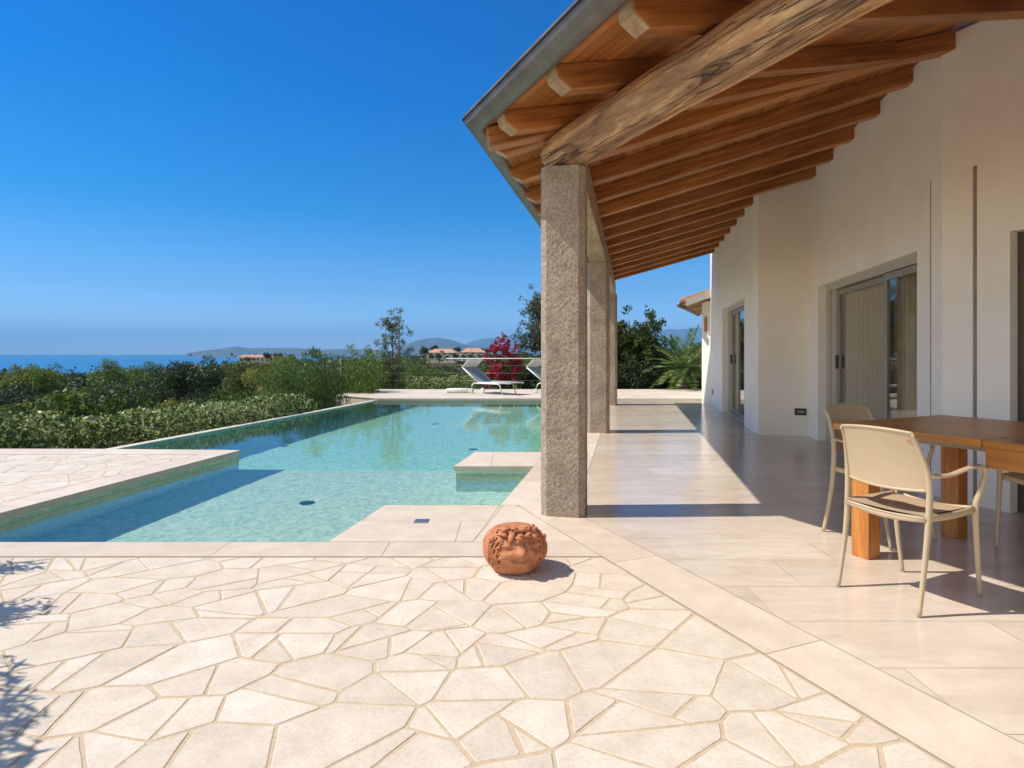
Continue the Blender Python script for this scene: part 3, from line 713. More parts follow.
# ------------------------------------------------------------------ porch roof
porch = empty('porch_roof', (C0.x, C0.y, 2.58), 0, 'timber porch roof with exposed rafters over the terrace', 'porch roof')
PI_ = Matrix.Translation((-C0.x, -C0.y, -2.58))
ZR, SL = 2.885, .262
RH, RW = .155, .125
def zq(q): return ZR+SL*q
def pbuild(mb, name, mat, **k):
    o = mb.build(name, mat, porch, **k); o.matrix_local = PI_; return o
def plane(sfun, smax, qmax, tag):
    # planks parallel to the eave
    pl = MB(); wdt = .115; q = -.60; r2 = random.Random(3)
    while q < qmax:
        q1 = q+wdt-.004; s = HIP*q
        while s < smax:
            s1 = min(smax, s+r2.uniform(1.5, 3.2)); a0 = max(s, HIP*q); a1 = max(s, HIP*q1)
            z0, z1 = zq(q)+RH, zq(q1)+RH
            pl.hexa([sfun(a0, q, z0), sfun(s1-.003, q, z0), sfun(s1-.003, q1, z1), sfun(a1, q1, z1),
                     sfun(a0, q, z0+.022), sfun(s1-.003, q, z0+.022), sfun(s1-.003, q1, z1+.022), sfun(a1, q1, z1+.022)], r2.random())
            s = s1
        q += wdt
    # object with its local x along the eave so grain runs with the boards
    d = (sfun(1, 0)-sfun(0, 0)).normalized(); rot = Matrix.Rotation(math.atan2(d.y, d.x), 4, 'Z'); O = Matrix.Translation(sfun(0, 0, ZR))@rot
    Oi = O.inverted(); pl.v = [tuple(Oi@Vector(v)) for v in pl.v]
    o = pl.build('plank_ceiling', M['plank'], porch, tint=True); o.matrix_local = PI_@O
    # dark roofing membrane + tiles
    tl = MB()
    
    zt = lambda q: zq(q)+RH+.024
    tl.hexa([sfun(HIP*-.62, -.62, zt(-.62)), sfun(smax, -.62, zt(-.62)), sfun(smax, qmax, zt(qmax)), sfun(HIP*qmax, qmax, zt(qmax)),
             sfun(HIP*-.62, -.62, zt(-.62)+.05), sfun(smax, -.62, zt(-.62)+.05), sfun(smax, qmax, zt(qmax)+.05), sfun(HIP*qmax, qmax, zt(qmax)+.05)])
    s = HIP*-.7+.1
    while s < smax:
        qe = min(qmax, s/HIP) if s > 0 else -.35
        if qe > -.6: tl.tube([sfun(s, -.54, zt(-.54)+.065), sfun(s, qe, zt(qe)+.065)], .055, 10)
        s += .21
    pbuild(tl, 'roof_tiles', M['tile'])
    # rafters
    s = .11
    while s < smax-.05:
        qw = wall_q(tag, s)
        qe = min(qw, s/HIP-.02)
        if qe > -.3:
            n2 = sfun(s, 1)-sfun(s, 0); ang = math.atan2(n2.y, n2.x); pitch = math.atan(SL)
            Rm = Matrix.Rotation(ang, 4, 'Z') @ Matrix.Rotation(-pitch, 4, 'Y')
            o0 = sfun(s, -.575, zq(-.575)); L = (qe+.575)/math.cos(pitch)
            mb = MB(); h = RH*math.cos(pitch); c_ = .075
            pr = [(0.03, h), (L, h), (L, 0), (c_+.03, 0), (0.03, h*.48)]
            i = len(mb.v)
            for y in (-RW/2, RW/2): mb.v += [(x, y, z) for x, z in pr]
            mb.f.append(tuple(i+k for k in range(5))); mb.f.append(tuple(i+5+k for k in reversed(range(5))))
            for k in range(5): mb.f.append((i+k, i+(k+1) % 5, i+5+(k+1) % 5, i+5+k))
            mb.c += [.5]*7
            ob = mb.build('rafter', M['rafter'], porch, bevel=.008); ob.matrix_local = PI_@Matrix.Translation(o0)@Rm
            # pale sawn end, a thin cap 2 mm proud on the chamfer
            mb = MB(); a = Vector((c_+.03, 0)); b2 = Vector((.03, h*.48)); nn = Vector((-(b2-a).y, (b2-a).x)).normalized()
            nn = -nn if nn.x > 0 else nn
            for (p0, p1) in ((a, b2), (b2, Vector((.03, h)))):
                nn = Vector((p0.y-p1.y, -(p0.x-p1.x))).normalized(); nn = nn if nn.x < 0 else -nn
                Q = [p0, p1, p1+nn*.003, p0+nn*.003]
                mb.hexa([(Q[0].x, -RW/2+.006, Q[0].y), (Q[1].x, -RW/2+.006, Q[1].y), (Q[1].x, RW/2-.006, Q[1].y), (Q[0].x, RW/2-.006, Q[0].y),
                         (Q[3].x, -RW/2+.006, Q[3].y), (Q[2].x, -RW/2+.006, Q[2].y), (Q[2].x, RW/2-.006, Q[2].y), (Q[3].x, RW/2-.006, Q[3].y)])
            e = mb.build('rafter_end', M['endgrain'], ob)
        s += .737
QA = (CW-C0).dot(na); QB1 = (CW-C0).dot(nb); QB2 = QB1-.684
SB1 = (B1E-C0).dot(bdir)
def wall_q(tag, s):
    if tag == 'A': return QA+.04
    return (QB1 if s < SB1+.06 else QB2)+.04
plane(PA, 7.5, 4.2, 'A'); plane(PB, 9.95, 4.2, 'B')
# hip rafter
hv = (PA(HIP, 1)-PA(0, 0)); hl = Vector((hv.x, hv.y)).length; ang = math.atan2(hv.y, hv.x); pitch = math.atan(SL/hl)
mb = MB(); mb.box((-.56*hl, -.07, -.015), (QA*hl/math.cos(pitch)+.06, .07, RH-.02))
o = mb.build('hip_rafter', M['rafter'], porch, bevel=.008)
o.matrix_local = PI_@Matrix.Translation((C0.x, C0.y, ZR))@Matrix.Rotation(ang, 4, 'Z')@Matrix.Rotation(-pitch, 4, 'Y')
# log beam
mb = MB(); n = 48; m = 160; Ll = 7.2; i0 = 0
for k in range(m+1):
    x = -.13+Ll*k/m
    r0 = .152+.012*mnoise.noise(Vector((x*.7, 3, 1)))
    for j in range(n):
        th = 2*math.pi*j/n; v = Vector((x*.8, math.cos(th)*1.1, math.sin(th)*1.1))
        rr = r0+.012*mnoise.noise(v*1.4)+.009*mnoise.noise(Vector((x*2.2, math.cos(th)*3, math.sin(th)*3)))+.004*mnoise.noise(Vector((x*6, math.cos(th)*9, math.sin(th)*9)))
        if k == 0: rr *= .90
        cy2 = .015*math.sin(x*1.1); cz = .012*math.sin(x*.8+1)-.008
        y, z = math.cos(th)*rr+cy2, math.sin(th)*rr+cz
        if z < -.147: z = -.147
        mb.v.append((x, y, z))
for k in range(m):
    for j in range(n): mb.f.append((k*n+j, k*n+(j+1) % n, (k+1)*n+(j+1) % n, (k+1)*n+j)); mb.c.append(.5)
mb.f.append(tuple(reversed(range(n)))); mb.c.append(.5)
o = mb.build('log_beam', M['log'], porch, smooth=True)
o.matrix_local = PI_@Matrix.Translation((C0.x, C0.y, 2.58+.150))@Matrix.Rotation(math.atan2(adir.y, adir.x), 4, 'Z')
o['label'] = 'thick weathered log beam over the nearest column'
# squared beam along the far columns
mb = MB(); mb.box((.165, -.125, 0), (9.9, .125, .295))
o = mb.build('eaves_beam', M['endgrain'], porch, bevel=.012)
o.matrix_local = PI_@Matrix.Translation((C0.x, C0.y, 2.582))@Matrix.Rotation(ba, 4, 'Z')
# gutters
def gutter(sfun, smax):
    mb = MB(); cq, cz, r = -.635, zq(-.62)+RH+.070, .092
    prof = [(cq+r*math.cos(t), cz+r*math.sin(t)) for t in np.linspace(math.pi, 2*math.pi, 13)]
    prof = [(cq-r-.012, cz-.006), (cq-r-.012, cz+.012), (cq-r, cz+.012)]+prof
    prof_in = [(q+(cq-q)*.05, z+.004) for q, z in prof]
    for a, b2 in zip(prof[:-1], prof[1:]):
        mb.poly([sfun(HIP*a[0], *a), sfun(smax, *a), sfun(smax, *b2), sfun(HIP*b2[0], *b2)])
    a, b2 = prof[-1], prof[2]
    o = pbuild(mb, 'gutter', M['gutter'], smooth=True, recalc=False)
    mb = MB()
    for sj in (1.75, 4.2):
        P = [(cq+(r+.004)*math.cos(t), cz+(r+.004)*math.sin(t)) for t in np.linspace(math.pi, 2*math.pi, 13)]
        for a, b2 in zip(P[:-1], P[1:]): mb.poly([sfun(sj, *a), sfun(sj+.035, *a), sfun(sj+.035, *b2), sfun(sj, *b2)])
    g = mb.build('gutter_joint', M['gutter'], o, recalc=False); 
gutter(PA, 7.5); gutter(PB, 9.95)

# ------------------------------------------------------------------ dining table
def D2(u, v): return None
TC = Vector((1.942, 3.631))           # far-left corner of the top
tu = Vector((.433, -.901)).normalized(); tv = Vector((-tu.y, tu.x))
tang = math.atan2(tu.y, tu.x)
TL, TW, TZ = 2.5, 1.11, .78
table = empty('dining_table', (TC.x, TC.y, 0), tang, 'oiled teak dining table with thick square legs on the terrace', 'table')
lf = .79
for (x0, x1) in ((0, lf-.003), (lf+.003, TL-lf-.003), (TL-lf+.003, TL)):
    mb = MB(); nb_ = 9
    for k in range(nb_):
        mb.box((x0, TW*k/nb_+.0006, TZ-.036), (x1, TW*(k+1)/nb_-.0006, TZ))
    mb.build('tabletop', M['teak'], table, bevel=.0015, seg=1)
mb = MB(); mb.box((lf+.01, .012, TZ-.135), (TL-lf-.05, .06, TZ-.037)); mb.box((lf+.05, TW-.06, TZ-.135), (TL-lf-.05, TW-.035, TZ-.037))
mb.box((lf+.05, .06, TZ-.135), (lf+.075, TW-.06, TZ-.037)); mb.box((TL-lf-.075, .06, TZ-.135), (TL-lf-.05, TW-.06, TZ-.037))
mb.build('apron', M['teak'], table, bevel=.002, seg=1)
mb = MB(); 
for y in (.14, TW-.17): mb.box((.1, y, TZ-.075), (TL-.1, y+.03, TZ-.045))
mb.build('extension_slide', M['frame'], table, bevel=.002, seg=1)
for (x, y) in ((.075, .045), (.075, TW-.165), (TL-.195, .045), (TL-.195, TW-.165)):
    mb = MB(); mb.box((0, -.054, -.054), (TZ-.037, .054, .054))
    o = mb.build('leg', M['teak'], table, bevel=.005); o.matrix_local = Matrix.Translation((x+.06, y+.06, 0))@Matrix.Rotation(-math.pi/2, 4, 'Y')

# ------------------------------------------------------------------ armchair (local: x = right, y = forward, z up)
def make_chair(label, loc, rz, W=.2, Dp=.245):
    root = empty('armchair', loc, rz, label, 'chair', 'beige resin armchairs round the dining table')
    for sx in (-1, 1):
        # rear leg + back upright in one sweep
        p = catmull([(sx*(W+.012), -Dp, 0), (sx*(W+.010), -Dp+.05, .25), (sx*(W+.012), -Dp+.075, .45), (sx*(W+.012), -Dp+.075, .62), (sx*(W-.005), -Dp+.03, .76), (sx*(W-.012), -Dp-.01, .83)], 7)
        n = len(p); ra = lerp_list([.0095, .0115, .013, .013, .009, .006], n); rb = lerp_list([.012, .015, .018, .017, .012, .007], n)
        mb = MB(); mb.tube(p, list(zip(ra, rb)), 14, side=(0, 1, 0)); mb.build('leg', M['resin'], root, smooth=True)
        p = catmull([(sx*W, Dp, 0), (sx*(W+.006), Dp-.035, .22), (sx*(W+.008), Dp-.055, .44), (sx*(W+.02), Dp-.045, .52), (sx*(W+.035), Dp-.03, .60)], 7)
        n = len(p); ra = lerp_list([.0095, .012, .014, .012, .0105], n)
        mb = MB(); mb.tube(p, ra, 14, side=(0, 1, 0)); mb.build('leg', M['resin'], root, smooth=True)
        p = catmull([(sx*(W+.035), Dp-.03, .598), (sx*(W+.037), Dp-.035, .635), (sx*(W+.037), Dp-.085, .657), (sx*(W+.036), .06, .650), (sx*(W+.030), -.06, .632), (sx*(W+.015), -Dp+.078, .635)], 7)
        n = len(p); ra = lerp_list([.0105, .010, .010, .009, .009, .011], n); rb = lerp_list([.0105, .014, .017, .018, .015, .013], n)
        mb = MB(); mb.tube(p, list(zip(rb, ra)), 14, side=(0, 0, 1)); mb.build('armrest', M['resin'], root, smooth=True)
    # seat shell: dished with thick rim
    mb = MB()
    def top(u, v):
        x = (u-.5)*2; y = (v-.5)*2
        e = max(abs(x), abs(y)); z = .455-.016*(1-x*x)*(1-.5*y*y)
        z -= .012*max(0, (y-.6)/.4)**2
        return (x*(W+.004), -.012+y*(Dp-.055), z)
    mb.grid(top, 21, 21)
    def bot(u, v):
        x, y, z = top(u, v); return (x, y, z-.016)
    mb.grid(bot, 21, 21)
    mb.build('seat', M['resin'], root, smooth=True)
    mb = MB()
    rim = [(-W-.006, -Dp+.055), (W+.006, -Dp+.055), (W+.006, Dp-.062), (-W-.006, Dp-.062)]
    for k in range(4):
        a, b = rim[k], rim[(k+1) % 4]; n = 9; pp = []
        for j in range(n):
            t = j/(n-1); zz = .440-(.022 if k in (0, 2) else 0.008)*math.sin(math.pi*t)
            pp.append((a[0]+(b[0]-a[0])*t, a[1]+(b[1]-a[1])*t, zz))
        mb.tube(pp, [(.009, .018)]*n, 10)
    mb.build('seat_frame', M['resin'], root, smooth=True)
    # back panel, curved in plan and leaning
    mb = MB()
    def bk(u, v, o=0):
        x = (u-.5)*2; wv = (W+.006)-.018*v
        y = -Dp+.078-.085*v**1.4-.035*(1-x*x)*(1-.15*v)+o
        z = .565+.268*v-.012*(1-x*x)*(1-2*v)
        return (x*wv, y, z)
    mb.grid(lambda u, v: bk(u, v), 25, 12)
    mb.grid(lambda u, v: bk(u, v, .007), 25, 12)
    mb.grid(lambda u, v: tuple(Vector(bk(u, 1, 0)).lerp(Vector(bk(u, 1, .007)), v)), 25, 2)
    mb.grid(lambda u, v: tuple(Vector(bk(u, 0, 0)).lerp(Vector(bk(u, 0, .007)), v)), 25, 2)
    mb.tube([bk(u, 1, .0035) for u in np.linspace(0, 1, 25)], .0075, 8); mb.tube([bk(u, 0, .0035) for u in np.linspace(0, 1, 25)], .008, 8)
    br = mb.build('backrest', M['resin'], root, smooth=True)
    mb = MB(); c = Vector(bk(.93, .86, -.002)); mb.box((c.x-.008, c.y-.0015, c.z-.0035), (c.x+.008, c.y+.001, c.z+.0035)); mb.build('emblem', M['red'], br)
    return root
def chair_at(center, fwd, label, W=.2, Dp=.245):
    rz = math.atan2(fwd.y, fwd.x)-math.pi/2
    return make_chair(label, (center.x, center.y, 0), rz, W, Dp)
c1 = (Vector((1.673, 3.10))+Vector((1.84, 2.72))+Vector((2.32, 2.936))+Vector((2.153, 3.318)))/4
chair_at(c1, tv, 'beige armchair standing in the sun at the near side of the table', .187, .258)
c2 = Vector((.02, .01))+(Vector((2.08, 4.06))+Vector((2.24, 3.63))+Vector((2.693, 3.80))+Vector((2.54, 4.25)))/4
chair_at(c2, tu, 'armchair at the far end of the table, in the shade by the glass door', .222, .225)
c3 = Vector((2.96, 3.71))+tu*.225+tv*.255
chair_at(c3, -tv, 'dark shaded armchair on the house side of the table, cut off by the frame')

# ------------------------------------------------------------------ clay pot with a carved face
pc = Vector((.012, 3.34))
pot = empty('terracotta_ornament', (pc.x, pc.y, 0), R(14), 'round terracotta ornament with a carved smiling face and leafy wreath', 'ornament')
pot.scale = (1.02, 1.0, .95); mb = MB()
def potf(u, v):
    th = 2*math.pi*u; ph = v
    prof = [(0, .002), (.095, 0), (.118, .012), (.150, .055), (.172, .11), (.172, .165), (.150, .215), (.110, .245), (.05, .255), (0, .252)]
    xs = np.linspace(0, 1, len(prof)); r = float(np.interp(ph, xs, [p[0] for p in prof])); z = float(np.interp(ph, xs, [p[1] for p in prof]))
    d = Vector((math.cos(th), math.sin(th), 0))
    a = th-1.5*math.pi      # 0 = towards the camera
    a = (a+math.pi) % (2*math.pi)-math.pi
    bump_ = 0
    bump_ += .030*math.exp(-((a/.13)**2))*math.exp(-(((z-.152)/.030)**2))*(1+.5*(.165-z)/.03)     # nose
    for e in (-.42, .42): bump_ -= .014*math.exp(-(((a-e)/.15)**2))*math.exp(-(((z-.168)/.014)**2))      # eye hollow
    for e in (-.42, .42): bump_ += .010*math.exp(-(((a-e)/.20)**2))*math.exp(-(((z-.186)/.010)**2))      # brow
    zm = .100+.13*a*a
    bump_ -= .016*math.exp(-(((z-zm)/.007)**2))*(1 if abs(a) < .32 else 0)                               # smile
    bump_ += .010*math.exp(-((a/.3)**2))*math.exp(-(((z-.082)/.012)**2))
    for e in (-.52, .52): bump_ += .012*math.exp(-(((a-e)/.2)**2))*math.exp(-(((z-.13)/.025)**2))
    lock = max(0, min(1, (abs(a)-.62)/.15))*max(0, min(1, (1.25-abs(a))/.2))
    bump_ += .009*lock*math.sin(z*190+abs(a)*16)*(1 if z > .05 else 0)
    bump_ += .003*mnoise.noise(d*3+Vector((0, 0, z*12)))
    r2 = r+bump_*(1 if r > .05 else 0)
    return (d.x*r2, d.y*r2*.97, z)
mb.grid(potf, 160, 70, close_u=True)
mb.build('clay_body', M['terracotta'], pot, smooth=True)
r3 = random.Random(5)
mb = MB()
for k in range(26):
    a = math.pi*1.5+r3.uniform(-1.15, 1.15); rr = r3.uniform(.105, .15); z = .245-(rr-.10)*.85+r3.uniform(0, .02)
    if abs(a-1.5*math.pi) > .8: z -= r3.uniform(0, .05); rr += .012
    c = Vector((math.cos(a)*rr, math.sin(a)*rr, z)); d = Vector((r3.uniform(-1, 1), r3.uniform(-1, .4), r3.uniform(-.6, .7))).normalized()*r3.uniform(.026, .046)
    p = catmull([c-d, c-d*.3+Vector((0, 0, .012)), c+d*.4+Vector((0, 0, .010)), c+d], 4); n = len(p)
    mb.tube(p, [(float(x), float(x)*.55) for x in lerp_list([.002, .017, .018, .002], n)], 8)
for sx in (-1, 1):
    for k in range(4):
        a = math.pi*1.5+sx*(.72+.12*k); pts_ = []
        for j in range(6):
            z = .225-.03*j; r_ = float(np.interp(z, [.05, .11, .165, .215, .245], [.148, .172, .172, .150, .110]))+.006
            aa_ = a+.05*math.sin(j*1.5+k)+sx*.015*j; pts_.append((math.cos(aa_)*r_, math.sin(aa_)*r_*.97, z))
        mb.tube(catmull(pts_, 4), .006, 8)
for k in range(9):
    a = math.pi*1.5+(-1.0+k*.25); mb.tube(catmull([(math.cos(a+.25*math.sin(t*3))*(.10+.01*t), math.sin(a+.25*math.sin(t*3))*(.10+.01*t), .25+.012*math.sin(t*2+k)) for t in (0, .5, 1, 1.5, 2)], 3), .010, 8)
mb.build('leafy_wreath', M['terracotta'], pot, smooth=True)

# ------------------------------------------------------------------ loungers, cushion, railing
def lounger(loc, rz, label):
    root = empty('sun_lounger', loc, rz, label, 'sun lounger', 'white sun loungers beyond the pool')
    # local x = along, head at -x; y width; back raised
    for sy in (-1, 1):
        y = sy*.31
        mb = MB(); mb.tube([(-.28, y, .34), (.95, y, .34)], .02, 8); mb.tube([(-.28, y, .34), (-.92, y, .78)], .02, 8); mb.build('side_rail', M['white'], root, smooth=True)
        mb = MB(); mb.tube([(-.62, y*1.02, 0), (-.5, y*1.02, .27), (-.44, y*1.02, .31), (.50, y*1.02, .31), (.56, y*1.02, .27), (.66, y*1.02, 0)], .017, 8); mb.build('leg', M['white'], root, smooth=True)
        mb = MB(); a = [( -.15+.07*math.cos(t), y*.85+0*t, .07+.07*math.sin(t)) for t in np.linspace(0, 2*math.pi, 17)][:-1]
        i = len(mb.v)
        for o_ in (-.025, .025): mb.v += [(p[0]-.45, p[1]+o_, p[2]) for p in a]
        for k in range(16): mb.f.append((i+k, i+(k+1) % 16, i+16+(k+1) % 16, i+16+k))
        mb.f.append(tuple(i+k for k in range(16))); mb.f.append(tuple(i+31-k for k in range(16))); mb.c += [.5]*18
        mb.build('wheel', M['white'], root, bevel=.004)
    mb = MB(); mb.box((-.28, -.295, .338), (.95, .295, .350)); mb.build('seat', M['sling'], root)
    mb = MB(); mb.hexa([(-.29, -.295, .345), (-.29, .295, .345), (-.92, .295, .776), (-.92, -.295, .776), (-.28, -.295, .36), (-.28, .295, .36), (-.91, .295, .790), (-.91, -.295, .790)]); mb.build('backrest', M['sling'], root)
    mb = MB(); mb.hexa([(-.945, -.31, .80), (-.945, .31, .80), (-.66, .31, 1.02), (-.66, -.31, 1.02), (-.935, -.31, .79), (-.935, .31, .79), (-.65, .31, 1.01), (-.65, -.31, 1.01)])
    mb.build('sunshade', M['cushion'], root, bevel=.004)
    for sy in (-1, 1):
        mb = MB(); mb.tube([(-.92, sy*.325, .78), (-.655, sy*.325, 1.02)], .012, 8); mb.build('shade_bracket', M['white'], root, smooth=True)
    return root
lounger((-.60, 17.95, .0), R(-38), 'white framed sun lounger with grey sling and folded shade, fully visible left of the column')
lounger((1.36, 18.0, .0), R(-38), 'white sun lounger partly hidden behind the granite column')
mb = MB(); mb.tube([(-2.02, 18.25, .07), (-1.98, 18.25, .07), (-1.6, 18.25, .075), (-1.2, 18.25, .07), (-1.16, 18.25, .07)], [.03, .07, .075, .07, .03], 14)
setp(mb.build('rolled_cushion', M['cushion'], smooth=True), 'long white rolled cushion lying on the deck left of the loungers', 'cushion')
rail = empty('deck_railing', (-1, 19.9, 0), 0, 'slim railing with a pale top rail at the back of the pool deck', 'railing')
ri = Matrix.Translation((1, -19.9, 0))
def rb_(mb, name, mat, **k): o = mb.build(name, mat, rail, **k); o.matrix_local = ri; return o
mb = MB(); mb.tube([(-2.2, 19.9, 1.035), (3.0, 19.9, 1.035)], .014, 8); rb_(mb, 'top_rail', M['white'], smooth=True)
mb = MB(); 
for z in (1.03, .8, .55, .3): mb.tube([(-4.95, 17.3, z), (-4.9, 19.9, z), (-2.2, 19.9, z)], .0025, 6)
for z in (.8, .55, .3): mb.tube([(-2.2, 19.9, z), (3.0, 19.9, z)], .0025, 6)
rb_(mb, 'cable', M['steel'], smooth=True)
for (x, y) in ((-4.95, 17.3), (-4.9, 19.9), (1.0, 19.9), (3.0, 19.9)):
    mb = MB(); mb.tube([(x, y, -.0), (x, y, 1.05)], .011, 8); rb_(mb, 'post', M['frame'], smooth=True)

# ------------------------------------------------------------------ foliage
nrs = np.random.RandomState(11)
def leaf_obj(name, C, size, mat, aspect=.45, normal_bias=None, up=None, tint=None, parent=None, spread=.35, world=None):
    """C Nx3 centres; diamond leaves with random directions"""
    N = len(C); C = np.asarray(C, dtype=np.float64)
    u = nrs.normal(size=(N, 3))
    if up is not None: u = u*spread + np.asarray(up)[None, :] if np.ndim(up) == 1 else u*spread+up
    u /= np.linalg.norm(u, axis=1)[:, None]
    w_ = nrs.normal(size=(N, 3))
    if normal_bias is not None: w_ = w_*.7+normal_bias
    v = np.cross(u, w_); v /= np.linalg.norm(v, axis=1)[:, None]+1e-9
    nn = np.cross(u, v)
    L = (np.ones(N)*size*nrs.uniform(.6, 1.25, N))[:, None]; W_ = L*aspect*.5
    V = np.empty((N, 4, 3)); V[:, 0] = C-u*L*.5; V[:, 1] = C+v*W_+nn*W_*.35; V[:, 2] = C+u*L*.5; V[:, 3] = C-v*W_+nn*W_*.35
    me = bpy.data.meshes.new(name); me.vertices.add(N*4); me.vertices.foreach_set('co', V.reshape(-1).astype(np.float32))
    me.loops.add(N*4); me.loops.foreach_set('vertex_index', np.arange(N*4, dtype=np.int32))
    me.polygons.add(N); me.polygons.foreach_set('loop_start', np.arange(0, N*4, 4, dtype=np.int32)); me.polygons.foreach_set('loop_total', np.full(N, 4, dtype=np.int32))
    a = me.attributes.new('tint', 'FLOAT', 'FACE')
    tt = nrs.uniform(0, 1, N) if tint is None else tint
    a.data.foreach_set('value', np.asarray(tt, dtype=np.float32)); me.update(calc_edges=True); me.materials.append(mat)
    o = bpy.data.objects.new(name, me); col.objects.link(o)
    if parent: o.parent = parent
    return o
def clump_points(clumps, n, shell=.55):
    """points in the outer shells of ellipsoid clumps"""
    cl = np.array([c[:3] for c in clumps]); rad = np.array([c[3] if len(c) == 4 else c[3] for c in clumps]); 
    p = rad**2; p /= p.sum(); idx = nrs.choice(len(cl), n, p=p)
    d = nrs.normal(size=(n, 3)); d /= np.linalg.norm(d, axis=1)[:, None]
    r = rad[idx]*(1-shell*nrs.uniform(0, 1, n)**2)*nrs.uniform(.86, 1.1, n)
    return cl[idx]+d*r[:, None], idx, d
def mk_clumps(rx, ry, rz_, z0, n, rc, seed, jag=.2):
    r_ = random.Random(seed); out = []
    for _ in range(n):
        while True:
            x, y, z = (r_.uniform(-1, 1) for _ in range(3))
            if x*x+y*y+z*z < 1: break
        k = r_.uniform(1-jag, 1+jag)
        out.append((x*rx*k, y*ry*k, z0+z*rz_*k, rc*r_.uniform(.55, 1.25)))
    return out
L = {}
L['olive'] = m_leaf('olive_leaves', (0.047,0.068,0.030), (0.115,0.142,0.068), (0.270,0.297,0.176), .25)
L['scrub'] = m_leaf('scrub_leaves', (0.043,0.074,0.020), (0.106,0.165,0.035), (0.242,0.300,0.068), .3)
L['scrub2'] = m_leaf('dark_scrub_leaves', (0.020,0.036,0.014), (0.045,0.077,0.028), (0.098,0.140,0.049), .25)
L['scrub3'] = m_leaf('olive_green_scrub_leaves', (0.090,0.108,0.029), (0.180,0.198,0.050), (0.306,0.306,0.090), .3)
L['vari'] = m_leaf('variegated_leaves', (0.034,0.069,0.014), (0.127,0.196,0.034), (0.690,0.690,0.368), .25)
L['feather'] = m_leaf('feathery_leaves', (0.043,0.085,0.021), (0.111,0.186,0.051), (0.220,0.321,0.101), .35)
L['bract'] = m_leaf('magenta_bracts', (.20,.012,.035), (.38,.02,.07), (.52,.07,.14), .4)
L['palm'] = m_leaf('palm_leaves', (0.054,0.100,0.032), (0.134,0.216,0.064), (0.288,0.360,0.134), .25, .4)
L['ev'] = m_leaf('evergreen_leaves', (0.023,0.041,0.012), (0.072,0.109,0.026), (0.217,0.246,0.051), .35, .4)

def hedge_line(name, pts, h0, h1, wdt, n, label, cat, mat=L['vari'], size=.06, bright=.28, zoff=0):
    P = [Vector(p) for p in pts]; seg = [(P[i+1]-P[i]).length for i in range(len(P)-1)]; tot = sum(seg)
    C = []; T = []
    ts = nrs.uniform(0, tot, n)
    for t in ts:
        k = 0
        while k < len(seg)-1 and t > seg[k]: t -= seg[k]; k += 1
        d = (P[k+1]-P[k]).normalized(); p = P[k]+d*t; nn = Vector((-d.y, d.x))
        bumpy = .10*mnoise.noise(Vector((p.x*1.3, p.y*1.3, 0)))+.06*mnoise.noise(Vector((p.x*4, p.y*4, 5)))
        th = nrs.uniform(0, math.pi); top = h1+bumpy; hh = top-h0
        rr = 1-.28*nrs.uniform(0, 1)**2
        lump = 1+.22*mnoise.noise(Vector((p.x*2.5, th*1.5, 3)))
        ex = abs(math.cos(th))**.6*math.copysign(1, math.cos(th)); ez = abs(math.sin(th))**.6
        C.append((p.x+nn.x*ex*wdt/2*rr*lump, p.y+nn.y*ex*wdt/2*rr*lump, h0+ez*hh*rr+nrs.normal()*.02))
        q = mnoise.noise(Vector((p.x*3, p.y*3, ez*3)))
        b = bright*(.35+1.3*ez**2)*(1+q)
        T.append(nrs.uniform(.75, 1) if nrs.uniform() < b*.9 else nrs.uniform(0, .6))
    root = empty(name, (P[0].x, P[0].y, h0), 0, label, cat)
    o = leaf_obj('foliage', C, size, mat, .5, tint=T, parent=root); o.matrix_local = Matrix.Translation((-P[0].x, -P[0].y, -h0))
    mb = MB()
    for k in range(len(P)-1):
        d = (P[k+1]-P[k]).normalized(); m = max(1, int(seg[k]/.35))
        for j in range(m):
            c = P[k]+d*(j+.5)*seg[k]/m
            mb.tube([(c.x, c.y, h0), (c.x+.05, c.y, h0+.3), (c.x+nrs.uniform(-.15, .15), c.y+nrs.uniform(-.15, .15), h1-.25)], [.025, .018, .008], 6)
    s = mb.build('stem', M['bark'], root); s.matrix_local = Matrix.Translation((-P[0].x, -P[0].y, -h0))
    return root
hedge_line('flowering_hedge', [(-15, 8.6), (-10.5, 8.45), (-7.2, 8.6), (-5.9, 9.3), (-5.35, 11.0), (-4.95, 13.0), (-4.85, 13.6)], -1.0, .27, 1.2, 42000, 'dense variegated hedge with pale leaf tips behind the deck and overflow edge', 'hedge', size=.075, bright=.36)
hedge_line('low_shrub', [(-3.6, 20.6), (-1.2, 20.6)], -.5, .42, .9, 5200, 'low variegated shrub row with pale leaves beside the white rolled cushion', 'shrub', size=.06, bright=.3)

def bush(name, loc, clumps, n, size, mat, label, cat, group=None, aspect=.5, up=None, spread=.35, tintf=None, stems=4, th=None, shell=.5):
    root = empty(name, loc, 0, label, cat, group)
    C, idx, d = clump_points(clumps, n, shell)
    tt = np.clip(nrs.normal(.45, .22, n)+(nrs.uniform(-.2, .2, len(clumps)))[idx], 0, 1) if tintf is None else tintf(C, d)
    leaf_obj('foliage', C, size, mat, aspect, up=up, spread=spread, tint=tt, parent=root)
    mb = MB(); r_ = random.Random(int(loc[0]*100) & 0xffff)
    order = sorted(range(len(clumps)), key=lambda k: -clumps[k][3])[:stems]
    for k in order:
        c = clumps[k]; t_ = th or .03
        mb.tube(catmull([(r_.uniform(-.05, .05), r_.uniform(-.05, .05), 0), (c[0]*.3, c[1]*.3, c[2]*.4), (c[0]*.7, c[1]*.7, c[2]*.75), (c[0], c[1], c[2])], 4), lerp_list([t_, t_*.75, t_*.5, t_*.25], 13), 7)
    mb.build('stem', M['bark'], root, smooth=True)
    return root
